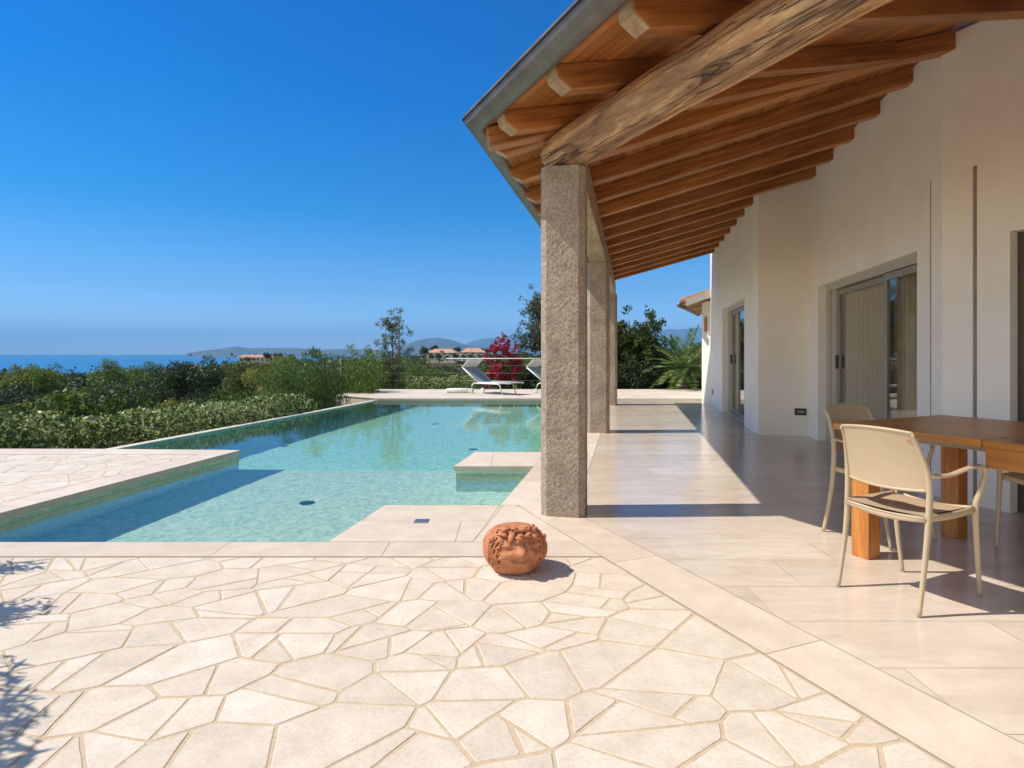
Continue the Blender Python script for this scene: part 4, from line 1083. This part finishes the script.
# feathery tall bushes between the overflow edge and the sapling
k = 0
for (px, Y, top, rad) in ((300, 16.5, 349, .75), (322, 15.8, 346, .85), (345, 19.0, 350, .9), (362, 18.5, 345, .85), (384, 21.5, 351, .95), (282, 18.5, 356, .8), (415, 23, 357, 1.0), (440, 24, 362, 1.0)):
    X = (px-512)/600*Y; zt = 1.2+(353.5-top)/600*Y; g = -1.3
    h = zt-g; cl = mk_clumps(rad*.75, rad*.75, h*.30, h*.55, 26, .34, 100+k, .25)
    cl += [(random.Random(k*7+j).uniform(-rad*.6, rad*.6), random.Random(k*9+j).uniform(-rad*.5, rad*.5), h*random.Random(k*5+j).uniform(.86, .97), .13) for j in range(8)]
    cl += mk_clumps(rad*.7, rad*.7, h*.2, h*.28, 12, .38, 150+k, .2)
    side = ('first', 'second', 'third', 'fourth', 'fifth', 'sixth', 'seventh', 'eighth')[k]
    bush('feathery_bush', (X, Y, g), cl, 7500, .13, L['feather'] if k < 6 else L['scrub'],
         ['tall feathery bush growing just behind the overflow edge corner', 'upright bright green bush closest to the overflow edge', 'feathery bush left of the thin railing cable', 'tall feathery bush left of the staked sapling',
          'green bush at the foot of the staked sapling', 'feathery bush at the left end of the upright bushes by the hedge', 'rounded bush right of the staked sapling', 'rounded bush left of the loungers behind the low shrub row'][k], 'bush',
         'bushes behind the pool', .16, up=(0, 0, 1.0), spread=.55)
    k += 1
# sapling with stake
def limb_tree(name, loc, label, cat, trunk, limbs, leafn, size, mat, rad, aspect=.4, thr=.05, tl=.45, up=None, seed=1, group=None):
    root = empty(name, loc, 0, label, cat, group); r_ = random.Random(seed)
    mb = MB(); mb.tube(catmull(trunk, 5), lerp_list([thr, thr*.8, thr*.45], len(catmull(trunk, 5))), 9); mb.build('trunk', M['bark'], root, smooth=True)
    mb = MB(); pts = []
    for (a, b, c) in limbs:
        p = catmull([a, tuple((Vector(a)+Vector(b))/2+Vector((r_.uniform(-.1, .1), r_.uniform(-.1, .1), r_.uniform(0, .12)))), b], 4); mb.tube(p, lerp_list([thr*.4, thr*.12], len(p)), 6)
        for j in range(c*4):
            t = r_.uniform(.35, 1.12); q = Vector(a).lerp(Vector(b), t); sp = rad*(.35+.75*t)
            pts.append((q.x+r_.gauss(0, sp)*.75, q.y+r_.gauss(0, sp)*.75, q.z+r_.gauss(0, sp)*.75, r_.uniform(.25, .8)*rad))
    mb.build('branch', M['bark'], root, smooth=True)
    C, idx, d = clump_points(pts, leafn, .9)
    tt = np.clip(nrs.normal(.45, .22, leafn)+(nrs.uniform(-.2, .2, len(pts)))[idx], 0, 1)
    leaf_obj('crown', C, size, mat, aspect, tint=tt, parent=root)
    return root
sx, sy = (392-512)/600*21, 21
limb_tree('sapling', (sx, sy, -1.0), 'slender young tree tied to a thin stake left of the loungers', 'tree', [(0, 0, 0), (.03, 0, 1.6), (.0, 0, 3.2)],
          [((.02, 0, 1.5), (-.42, .1, 2.2), 3), ((.02, 0, 1.8), (.35, 0, 2.5), 3), ((0, 0, 2.0), (-.3, 0, 2.9), 3), ((0, 0, 2.2), (.25, .1, 3.1), 3), ((0, 0, 2.6), (-.02, 0, 3.45), 4), ((0, 0, 2.6), (.3, 0, 3.55), 2), ((0, 0, 1.2), (-.75, 0, 2.15), 2), ((0, 0, 2.4), (-.25, .1, 3.35), 2), ((0, 0, 1.2), (.2, 0, 1.9), 3), ((0, 0, 1.0), (-.1, 0, 1.6), 3)],
          5200, .075, L['olive'], .21, .4, .035, seed=3)
mb = MB(); mb.tube([((399-512)/600*20.8, 20.8, -1), ((399-512)/600*20.8, 20.8, 2.35)], .022, 8)
setp(mb.build('garden_stake', M['bark'], smooth=True), 'thin tall grey stake supporting the young tree', 'stake')
# olive behind the first column
def crown_limbs(n, rx, rz, zc, seed, hub):
    r_ = random.Random(seed); out = []
    for k in range(n):
        a = 2*math.pi*k/n+r_.uniform(-.3, .3); e = r_.uniform(-.5, 1.0); rr = rx*r_.uniform(.55, 1)
        out.append((hub, (math.cos(a)*rr*math.cos(e), math.sin(a)*rr*math.cos(e), zc+rz*math.sin(e)*r_.uniform(.8, 1)), 3))
    return out
limb_tree('olive_tree', (1.25, 22.0, -.3), 'silvery olive tree rising behind the loungers and the nearest column', 'tree', [(0, 0, 0), (.1, 0, .8), (.0, 0, 2.2)], crown_limbs(30, 1.25, 1.55, 2.35, 5, (0, 0, 1.5)), 15000, .10, L['olive'], .26, .35, .11, seed=5)
limb_tree('olive_tree', (3.0, 22.6, -.3), 'dark leafy tree seen between the granite columns', 'tree', [(0, 0, 0), (.1, 0, .8), (.0, 0, 2.0)], crown_limbs(24, 1.1, 1.2, 1.9, 15, (0, 0, 1.3)), 11000, .10, L['ev'], .28, .45, .1, seed=6)
bush('bougainvillea', (-.30, 21.0, -.3), mk_clumps(.66, .5, .85, 1.15, 46, .13, 31, .3)+mk_clumps(.35, .3, .35, 1.9, 12, .09, 33, .3), 3400, .07, L['bract'], 'magenta bougainvillea in flower behind the white loungers', 'bush', aspect=.8, stems=8)
bush('evergreen_bush', (-.1, 21.6, -.3), mk_clumps(.8, .5, .55, .75, 20, .3, 35, .25), 5500, .08, L['scrub'], 'dark green bush behind the magenta bougainvillea', 'bush')
limb_tree('broadleaf_tree', (4.35, 21.6, -.3), 'bushy evergreen tree with yellow-green tips right of the columns', 'tree', [(0, 0, 0), (.1, 0, .8), (.0, 0, 2.0)], crown_limbs(34, 1.05, 1.35, 1.75, 25, (0, 0, 1.2)), 16000, .105, L['ev'], .27, .55, .1, seed=8)
# tall dark hedge mass behind the right part of the deck
k = 0
for (x, y, h, rr, mt, lb) in ((3.1, 21.2, 1.9, .8, 'scrub2', 'dark shrub low down behind the middle column'), (4.4, 21.0, 1.7, .8, 'scrub2', 'dark shrub under the bushy evergreen tree'), (5.5, 21.9, 1.95, .85, 'scrub2', 'dark shrub just behind the palm'), (6.6, 21.9, 2.1, .85, 'scrub', 'green shrub right of the palm, against the house wall'),
                         (7.5, 21.2, 2.0, .8, 'scrub2', 'dark shrub mostly hidden by the house wall'), (5.2, 23.2, 2.2, .9, 'scrub', 'green shrub between the evergreen tree and the palm'), (2.1, 21.1, 1.3, .7, 'scrub2', 'dark shrub behind the second lounger'), (.9, 21.0, 1.2, .6, 'scrub2', 'dark shrub between the bougainvillea and the column')):
    bush('dark_shrub', (x, y, -.4), mk_clumps(rr*.85, rr*.6, h*.42, h*.5, 26, .34, 60+k, .2), 8000, .085, L[mt], lb, 'shrub', 'shrubs behind the far deck'); k += 1
# palm
palm = empty('palm', (5.85, 20.4, 0), 0, 'small palm with arching fronds at the end of the terrace', 'palm')
mb = MB(); r_ = random.Random(2)
for k in range(9): mb.tube([(0, 0, k*.075), (0, 0, k*.075+.09)], [.15+.01*(k % 2), .13], 12)
mb.build('trunk', M['bark'], palm)
for k in range(44):
    a = 2.399*k; el = R(78-100*(k/44)**.9); Lf = r_.uniform(1.3, 1.65)
    pts = []; d = Vector((math.cos(a)*math.cos(el), math.sin(a)*math.cos(el), math.sin(el))); p = Vector((0, 0, .62))
    for j in range(13):
        pts.append(p.copy()); p = p+d*Lf/12; d = (d+Vector((0, 0, -.065))).normalized()
    C = []; U = []
    for j in range(1, 12):
        for h_ in (0, .33, .66):
            c = pts[j].lerp(pts[j+1], h_); t = (pts[j+1]-pts[j]).normalized(); sd_ = t.cross(Vector((0, 0, 1))).normalized()
            ll = .30*math.sin(math.pi*min(1, (j+h_)/12+.12))**.6
            for s in (-1, 1):
                dd = (sd_*s+t*.65+Vector((0, 0, .25))).normalized(); C.append(tuple(c+dd*ll*.5)); U.append(tuple(dd))
    o = leaf_obj('frond', np.array(C), .32, L['palm'], .10, up=np.array(U), spread=.08, tint=np.full(len(C), min(1, max(0, r_.gauss(.5, .25)))), parent=palm)

# overhanging plant just outside the frame whose leaf shadows fall on the paving
ol = empty('oleander', (-3.7, 2.6, -.0), 0, 'leafy oleander whose branch shadows fall on the paving at the left edge', 'shrub')
cl = []
SH = 1/math.tan(R(SUN_EL))
for (sxx, syy, zz, rr) in ((-2.80, 3.36, 1.1, .13), (-2.99, 3.28, 1.0, .16), (-2.35, 2.78, 1.2, .17), (-2.52, 2.66, 1.1, .2), (-2.42, 2.50, 1.25, .16), (-2.05, 2.22, 1.2, .16), (-1.92, 2.07, 1.2, .17), (-1.76, 1.93, 1.2, .17), (-1.66, 1.75, 1.2, .2), (-1.95, 1.72, 1.1, .25), (-1.75, 1.5, 1.2, .3), (-2.3, 2.05, 1.0, .25)):
    cl.append((sxx-SH*zz+3.7, syy-SH*zz*math.sin(R(SUN_AZ))-2.6, zz, rr))
C, idx, d = clump_points(cl, 3400, .95)
leaf_obj('foliage', C, .10, L['scrub'], .22, up=(.6, -.3, .2), spread=.5, parent=ol)
mb = MB()
for c in cl: mb.tube(catmull([(0, 0, 0), (c[0]*.3, c[1]*.3, c[2]*.6), (c[0], c[1], c[2])], 4), lerp_list([.025, .004], 9), 6)
mb.build('stem', M['bark'], ol, smooth=True)

# ------------------------------------------------------------------ terrain, sea, mountains
def crest(sl):   # sl = X/Y slope; returns px of crest (ground) at ~500 m
    x = 512+600*sl
    return float(np.interp(x, [-200, 0, 100, 150, 205, 240, 290, 380, 430, 600, 760], [380, 380, 377, 375, 370, 364, 363, 361, 356, 355, 352]))
def ground_z(X, Y):
    D = max(Y, 1.0) if Y > abs(X)*.5 else max(math.hypot(X, Y), 1.0)
    sl = X/D
    sn = float(np.interp(math.log(D), [math.log(8), math.log(15), math.log(25), math.log(50), math.log(150)], [.22, .20, .165, .125, .075]))
    if X > -2 and Y > 10:
        t = min(1, (X+2)/3); sn = sn*(1-t)+.085*t
    sc = (crest(sl)-353.5)/600
    if D <= 520:
        w_ = max(0, min(1, (math.log(D)-math.log(25))/(math.log(520)-math.log(25)))); s_ = sn*(1-w_)+sc*w_
        z = 1.2-s_*D
        z += (mnoise.noise(Vector((X*.02, Y*.02, 0)))*3.0)*min(1, max(0, (D-40)/160))*.6 + mnoise.noise(Vector((X*.1, Y*.1, 4)))*.25*min(1, D/30)
    else:
        z1 = 1.2-sc*520; t = min(1, (D-520)/900); z = z1*(1-t)+(-70)*t + mnoise.noise(Vector((X*.02, Y*.02, 0)))*1.8*(1-t)
    return z
mb = MB(); i0 = 0
angs = np.linspace(-100, 100, 150); ds = np.concatenate([[0.5], np.geomspace(4, 520, 70), np.geomspace(560, 1700, 12)])
for a in angs:
    for D in ds:
        X = math.sin(R(a))*D; Y = math.cos(R(a))*D
        z = min(ground_z(X, Y), (-2.5 if X > -6.2+max(0, Y-8)*.15 else -1.3) if D < 19 else 99)
        mb.v.append((X, Y, z))
nd = len(ds)
for i in range(len(angs)-1):
    for j in range(nd-1): mb.f.append((i*nd+j, (i+1)*nd+j, (i+1)*nd+j+1, i*nd+j+1)); mb.c.append(.5)
def m_ground():
    m, n, l, p, o = newmat('hillside')
    v = wcoords(n, l); f = noise(n, l, v, .05, 6, .7); f2 = noise(n, l, v, 1.5, 5, .7)
    c = ramp(n, l, f, [(.3, (.035,.05,.018)), (.55, (.07,.08,.03)), (.75, (.16,.12,.07))])
    c = mixc(n, l, c, ramp(n, l, f2, [(.3, (.6,.6,.6)), (.7, (1.2,1.2,1.1))]), 1, 'MULTIPLY')
    l.new(c, p.inputs['Base Color']); p.inputs['Roughness'].default_value = 1; p.inputs['Specular IOR Level'].default_value = .1; return m
setp(mb.build('hillside_ground', m_ground(), smooth=True), kind='structure')
mb = MB(); mb.v = [(-29000, 300, -60), (29000, 300, -60), (29000, 29500, -60), (-29000, 29500, -60)]; mb.f = [(0, 1, 2, 3)]; mb.c = [.5]
setp(mb.build('sea', M['sea'], recalc=False), kind='structure')
def mountain(name, Y, prof, depth, seed, label=None):
    """prof: list of (px, py) ridge line seen from the terrace"""
    xs = [p[0] for p in prof]; ys = [p[1] for p in prof]; mb = MB(); nu, nv = 120, 26
    def f(u, v):
        px = xs[0]+(xs[-1]-xs[0])*u; py = float(np.interp(px, xs, ys)); X = (px-512)/600*Y; z = 1.2+(353.5-py)/600*Y
        e = math.sin(math.pi*v); yy = Y+(v-.5)*depth
        zz = -62+(z+62)*e**1.2
        zz += mnoise.fractal(Vector((X*.0007+seed, yy*.0007, 0)), 1.0, 2.0, 5)*(z+62)*.13*(.2+e)
        return (X*yy/Y, yy, zz)
    mb.grid(f, nu, nv)
    setp(mb.build(name, M['mount'], smooth=True), kind='structure')
mm, n, l, p, o_ = newmat('mountain_scrub'); v = wcoords(n, l); l.new(ramp(n, l, noise(n, l, v, .002, 6, .7), [(.3, (.04,.055,.025)), (.7, (.13,.12,.075))]), p.inputs['Base Color']); p.inputs['Roughness'].default_value = 1
M['mount'] = mm
mountain('mountain_range', 13000, [(395, 352), (408, 344), (420, 340), (436, 337.5), (450, 340), (465, 345), (478, 347.5), (500, 350)], 5000, 3)
mountain('far_mountains', 21000, [(440, 352), (462, 346), (480, 340), (500, 336), (520, 333), (545, 331), (585, 334), (620, 333), (660, 331), (700, 329), (740, 334), (800, 345)], 6000, 8)
mountain('headland', 11500, [(186, 353.5), (200, 351), (225, 348), (236, 346), (250, 348.5), (290, 348), (320, 350), (370, 349), (420, 352)], 3000, 5)

# ------------------------------------------------------------------ scrub: individual bushes near, one mass beyond
def visible_slope(): return nrs.uniform(-1.0, .42)
protos = []
for (mt, sd2) in (('scrub', 1), ('scrub2', 2), ('scrub3', 3), ('scrub', 4), ('scrub2', 5)):
    root = empty('wild_shrub', (0, 0, 0)); cl = mk_clumps(.8, .8, .48, .55, 24, .32, 200+sd2, .25)
    C, idx, d = clump_points(cl, 5600, .55); tt = np.clip(nrs.normal(.45, .2, len(C))+(nrs.uniform(-.25, .25, len(cl)))[idx], 0, 1)
    leaf_obj('foliage', C, .085, L[mt], .5, tint=tt, parent=root)
    protos.append(root)
lab = ['bright green wild shrub on the slope beyond the hedge', 'dark green wild shrub on the slope beyond the hedge', 'olive-yellow wild shrub on the slope beyond the hedge',
       'bright green wild shrub on the slope beyond the hedge', 'dark green wild shrub on the slope beyond the hedge']
grp = ['bright green shrubs on the slope', 'dark green shrubs on the slope', 'olive-yellow shrubs on the slope', 'bright green shrubs on the slope', 'dark green shrubs on the slope']
used = set(); placed = []
def place_shrub(X, Y, sc, k):
    root = protos[k]
    if k in used:
        r = root.copy(); col.objects.link(r)
        for ch in root.children: c = ch.copy(); c.data = ch.data; col.objects.link(c); c.parent = r
    else: used.add(k); r = root
    r.location = (X, Y, ground_z(X, Y)-.1*sc); r.rotation_euler = (0, 0, nrs.uniform(0, 6.28)); r.scale = (sc, sc, sc*nrs.uniform(.75, 1.1))
    setp(r, lab[k], 'shrub', grp[k])
cnt = 0; tries = 0
while cnt < 250 and tries < 9000:
    tries += 1
    Y = math.exp(nrs.uniform(math.log(11.5), math.log(95))); sl = visible_slope(); X = sl*Y
    edge = -4.2+(Y-12.3)*.19
    if X > edge-1.9 and Y < 21.5: continue
    if X > -6.5 and Y < 22.5: continue
    if Y < 10.5: continue
    if sl > .2 and Y < 25: continue
    sc = nrs.uniform(.8, 1.35)*(1+Y/42)
    if any((X-a)**2+(Y-b)**2 < (.50*(sc+c))**2 for a, b, c in placed): continue
    pxx = 512+600*sl; tgt = float(np.interp(pxx, [0, 120, 200, 240, 300, 400, 700], [374, 371, 373, 367, 360, 359, 356]))+(nrs.uniform(0, 20) if nrs.uniform() < .75 else -3)
    zmax = 1.2-(tgt-353.5)/600*Y; sc = min(sc, (zmax-ground_z(X, Y))/1.02)
    if sc < .55: continue
    placed.append((X, Y, sc))
    k = int(nrs.choice(5, p=[.27, .2, .18, .2, .15]))
    if -.5 < sl < -.36: k = 2 if nrs.uniform() < .6 else k
    place_shrub(X, Y, sc, k); cnt += 1
# a few larger trees that stand out on the slope
for (px, py, Y, h, mt, lb) in ((192, 397, 42, 3.0, 'scrub2', 'dark round tree on the slope straight below the pale ridge villas'), (165, 396, 47, 2.8, 'scrub2', 'dark tree on the slope left of the tree below the ridge villas'),
        (218, 393, 50, 2.6, 'scrub2', 'dark tree on the slope right of the tree below the ridge villas'), (250, 392, 40, 2.4, 'scrub3', 'yellow-green round bush behind the hedge, below the long ridge villa'),
        (275, 393, 34, 2.1, 'scrub3', 'yellow-green bush behind the hedge beside the upright feathery bushes'), (112, 392, 60, 3.2, 'scrub', 'green tree on the slope in the middle of the scrub at the left'),
        (40, 396, 55, 3.4, 'scrub', 'green tree on the slope near the left edge'), (18, 392, 70, 3.4, 'scrub3', 'spiky olive-green tree against the sea at the left edge'), (140, 386, 95, 4.2, 'scrub', 'green rounded tree against the sea, left of the ridge villas')):
    X = (px-512)/600*Y; z = 1.2-(py-353.5)/600*Y
    bush('slope_tree', (X, Y, z-.3), mk_clumps(h*.62, h*.55, h*.40, h*.55, 26, h*.19, px, .3), 5200, h*.05+.02, L[mt], lb, 'tree', 'larger trees on the slope')
# mass
C = []; T = []
nB = 5200
for _ in range(nB):
    Y = math.exp(nrs.uniform(math.log(60), math.log(620))); sl = nrs.uniform(-1.0, .45); X = sl*Y
    pn = mnoise.noise(Vector((X*.02, Y*.012, 2)))
    if pn < -.28 and nrs.uniform() < .7: continue
    z = ground_z(X, Y); r_ = nrs.uniform(.9, 2.4)*(1+Y/700)*(1+pn); base = min(.95, max(.05, .45+pn*.7+nrs.uniform(-.2, .2))); hgt = nrs.uniform(.5, 1.25)*(1.9 if nrs.uniform() < .06 else 1)
    m = 46; d = nrs.normal(size=(m, 3)); d /= np.linalg.norm(d, axis=1)[:, None]; d[:, 2] = np.abs(d[:, 2])
    C.append(np.array([X, Y, z])+d*np.array([r_, r_, r_*hgt])*nrs.uniform(.7, 1.05, (m, 1))); T.append(np.clip(base+nrs.normal(0, .18, m), 0, 1))
C = np.concatenate(C); T = np.concatenate(T)
L['mass'] = m_leaf('distant_scrub', (.025,.038,.014), (.085,.11,.03), (.20,.19,.065), .2)
sz = .5+np.hypot(C[:, 0], C[:, 1])*.0019
setp(leaf_obj('distant_scrubland', C, sz, L['mass'], .7, tint=T), kind='stuff')

# ------------------------------------------------------------------ distant villas
M['wallfar'] = m_plain('far_wall', (.62,.55,.46), .9, 0, .2, .5, .12, 0); M['rooffar'] = m_plain('far_roof', (.52,.27,.17), .9, 0, .2, .5, .2, 0)
M['pinkwall'] = m_plain('pink_wall', (.50,.33,.25), .9, 0, .2, .5, .12, 0); M['winfar'] = m_plain('far_window', (.05,.055,.06), .3, 0, .5, .5, .1, 0)
def villa(px, py, Y, wd, hh, label, wall='wallfar', roof='rooffar', flat=False, rz=0.0, dp=8):
    X = (px-512)/600*Y; z = 1.2-(py-353.5)/600*Y
    root = empty('distant_villa', (X, Y, z), rz, label, 'house', None)
    mb = MB(); mb.box((-wd/2, -dp/2, -2.5), (wd/2, dp/2, hh)); mb.box((wd/2, -dp/2+1, -2.5), (wd/2+wd*.35, dp/2, hh*.75)); mb.build('wall', M[wall], root)
    mb = MB()
    if flat: mb.box((-wd/2-.3, -dp/2-.3, hh), (wd/2+.3, dp/2+.3, hh+.3))
    else:
        mb.v += [(-wd/2-.6, -dp/2-.6, hh), (wd/2+.6, -dp/2-.6, hh), (wd/2+.6, dp/2+.6, hh), (-wd/2-.6, dp/2+.6, hh), (-wd/2+2, 0, hh+1.7), (wd/2-2, 0, hh+1.7)]
        mb.f += [(0, 1, 5, 4), (1, 2, 5), (2, 3, 4, 5), (3, 0, 4), (3, 2, 1, 0)]; mb.c += [.5]*5
    mb.build('roof', M[roof], root)
    nw = max(2, int(wd/3))
    for k in range(nw):
        mb = MB(); x = -wd/2+wd*(k+.5)/nw; mb.box((x-.6, -dp/2-.05, hh*.3), (x+.6, -dp/2+.1, hh*.78)); mb.build('window', M['winfar'], root)
villa(176, 377, 330, 13, 2.8, 'pale low villa with flat roof on the ridge, left of the other far houses', flat=True, rz=.2)
villa(193, 374.5, 345, 11, 3.2, 'pale villa right of the flat roofed villa on the left ridge', rz=-.1, roof='wallfar')
villa(205, 388, 120, 4.5, 1.8, 'small grey stone hut lower on the slope below the ridge villas', flat=True, rz=.3, dp=4)
villa(258, 362, 430, 24, 3.4, 'long villa with reddish roof and open porch on the ridge above the hedge', rz=.05)
villa(284, 361.5, 440, 9, 2.6, 'small pale annex at the right end of the ridge villa', flat=True)
villa(443, 355.5, 260, 12, 1.2, 'villa with orange tiled roof and white gable in front of the mountain', rz=-.15)
villa(473, 354.5, 240, 9, .9, 'low villa with orange roof left of the bougainvillea', rz=.1)
villa(440, 369, 110, 5.0, 1.0, 'low pinkish building among the trees below the orange roofs', wall='pinkwall', roof='pinkwall', flat=True, dp=5)
villa(5, 388, 230, 9, 2.2, 'pinkish house at the far left edge beyond the scrub', wall='pinkwall', flat=True)
# trees on the ridges
for i_, (px, py, Y, h) in enumerate(((247, 363, 420, 5), (268, 361, 424, 6), (278, 361, 430, 6.5), (292, 362, 430, 5), (425, 357, 250, 4.2), (434, 357, 265, 5.0), (457, 357, 265, 4.2), (466, 357, 262, 3.2), (484, 357, 250, 4), (165, 377, 320, 4), (184, 378, 320, 5), (205, 376, 330, 5), (431, 360.5, 215, 2.2), (439, 361, 212, 2.5), (447, 361, 214, 2.2), (455, 360.5, 216, 2.8), (464, 361, 212, 2.4), (472, 361, 214, 2.6), (480, 361, 212, 2.3), (488, 361, 214, 2.8))):
    X = (px-512)/600*Y; z = 1.2-(py-353.5)/600*Y
    root = empty('ridge_tree', (X, Y, z-1), 0, ['dark rounded tree beside the long ridge villa', 'dark tree behind the orange roofed villas', 'dark tree beside the pale villas on the left ridge', 'low dark tree in front of the orange roofed villas'][0 if i_ < 4 else 1 if i_ < 9 else 2 if i_ < 12 else 3], 'tree',
                 ['trees by the long ridge villa', 'trees by the orange roofs', 'trees by the pale villas', 'low trees in front of the orange roofs'][0 if i_ < 4 else 1 if i_ < 9 else 2 if i_ < 12 else 3])
    cl = mk_clumps(h*.45, h*.45, h*.32, h*.62+1, 14, h*.2, 300+i_, .2); C, idx, d = clump_points(cl, 900, .5); leaf_obj('crown', C, h*.13, L['scrub2'], .6, parent=root)
    mb = MB(); mb.tube([(0, 0, 0), (0, 0, h*.7)], [h*.04, h*.02], 6); mb.build('trunk', M['bark'], root)

# ------------------------------------------------------------------ haze
hm = bpy.data.materials.new('haze'); hm.use_nodes = True; hn = hm.node_tree.nodes; hn.clear()
ho = hn.new('ShaderNodeOutputMaterial'); pv = hn.new('ShaderNodeVolumePrincipled'); pv.inputs['Color'].default_value = (.22, .56, 1.0, 1)
pv.inputs['Density'].default_value = 6.0e-5; pv.inputs['Anisotropy'].default_value = 0.0
hm.node_tree.links.new(pv.outputs[0], ho.inputs['Volume'])
mb = MB(); mb.box((-30000, -40, -72), (30000, 30000, 1050))
setp(mb.build('haze', hm), kind='stuff')
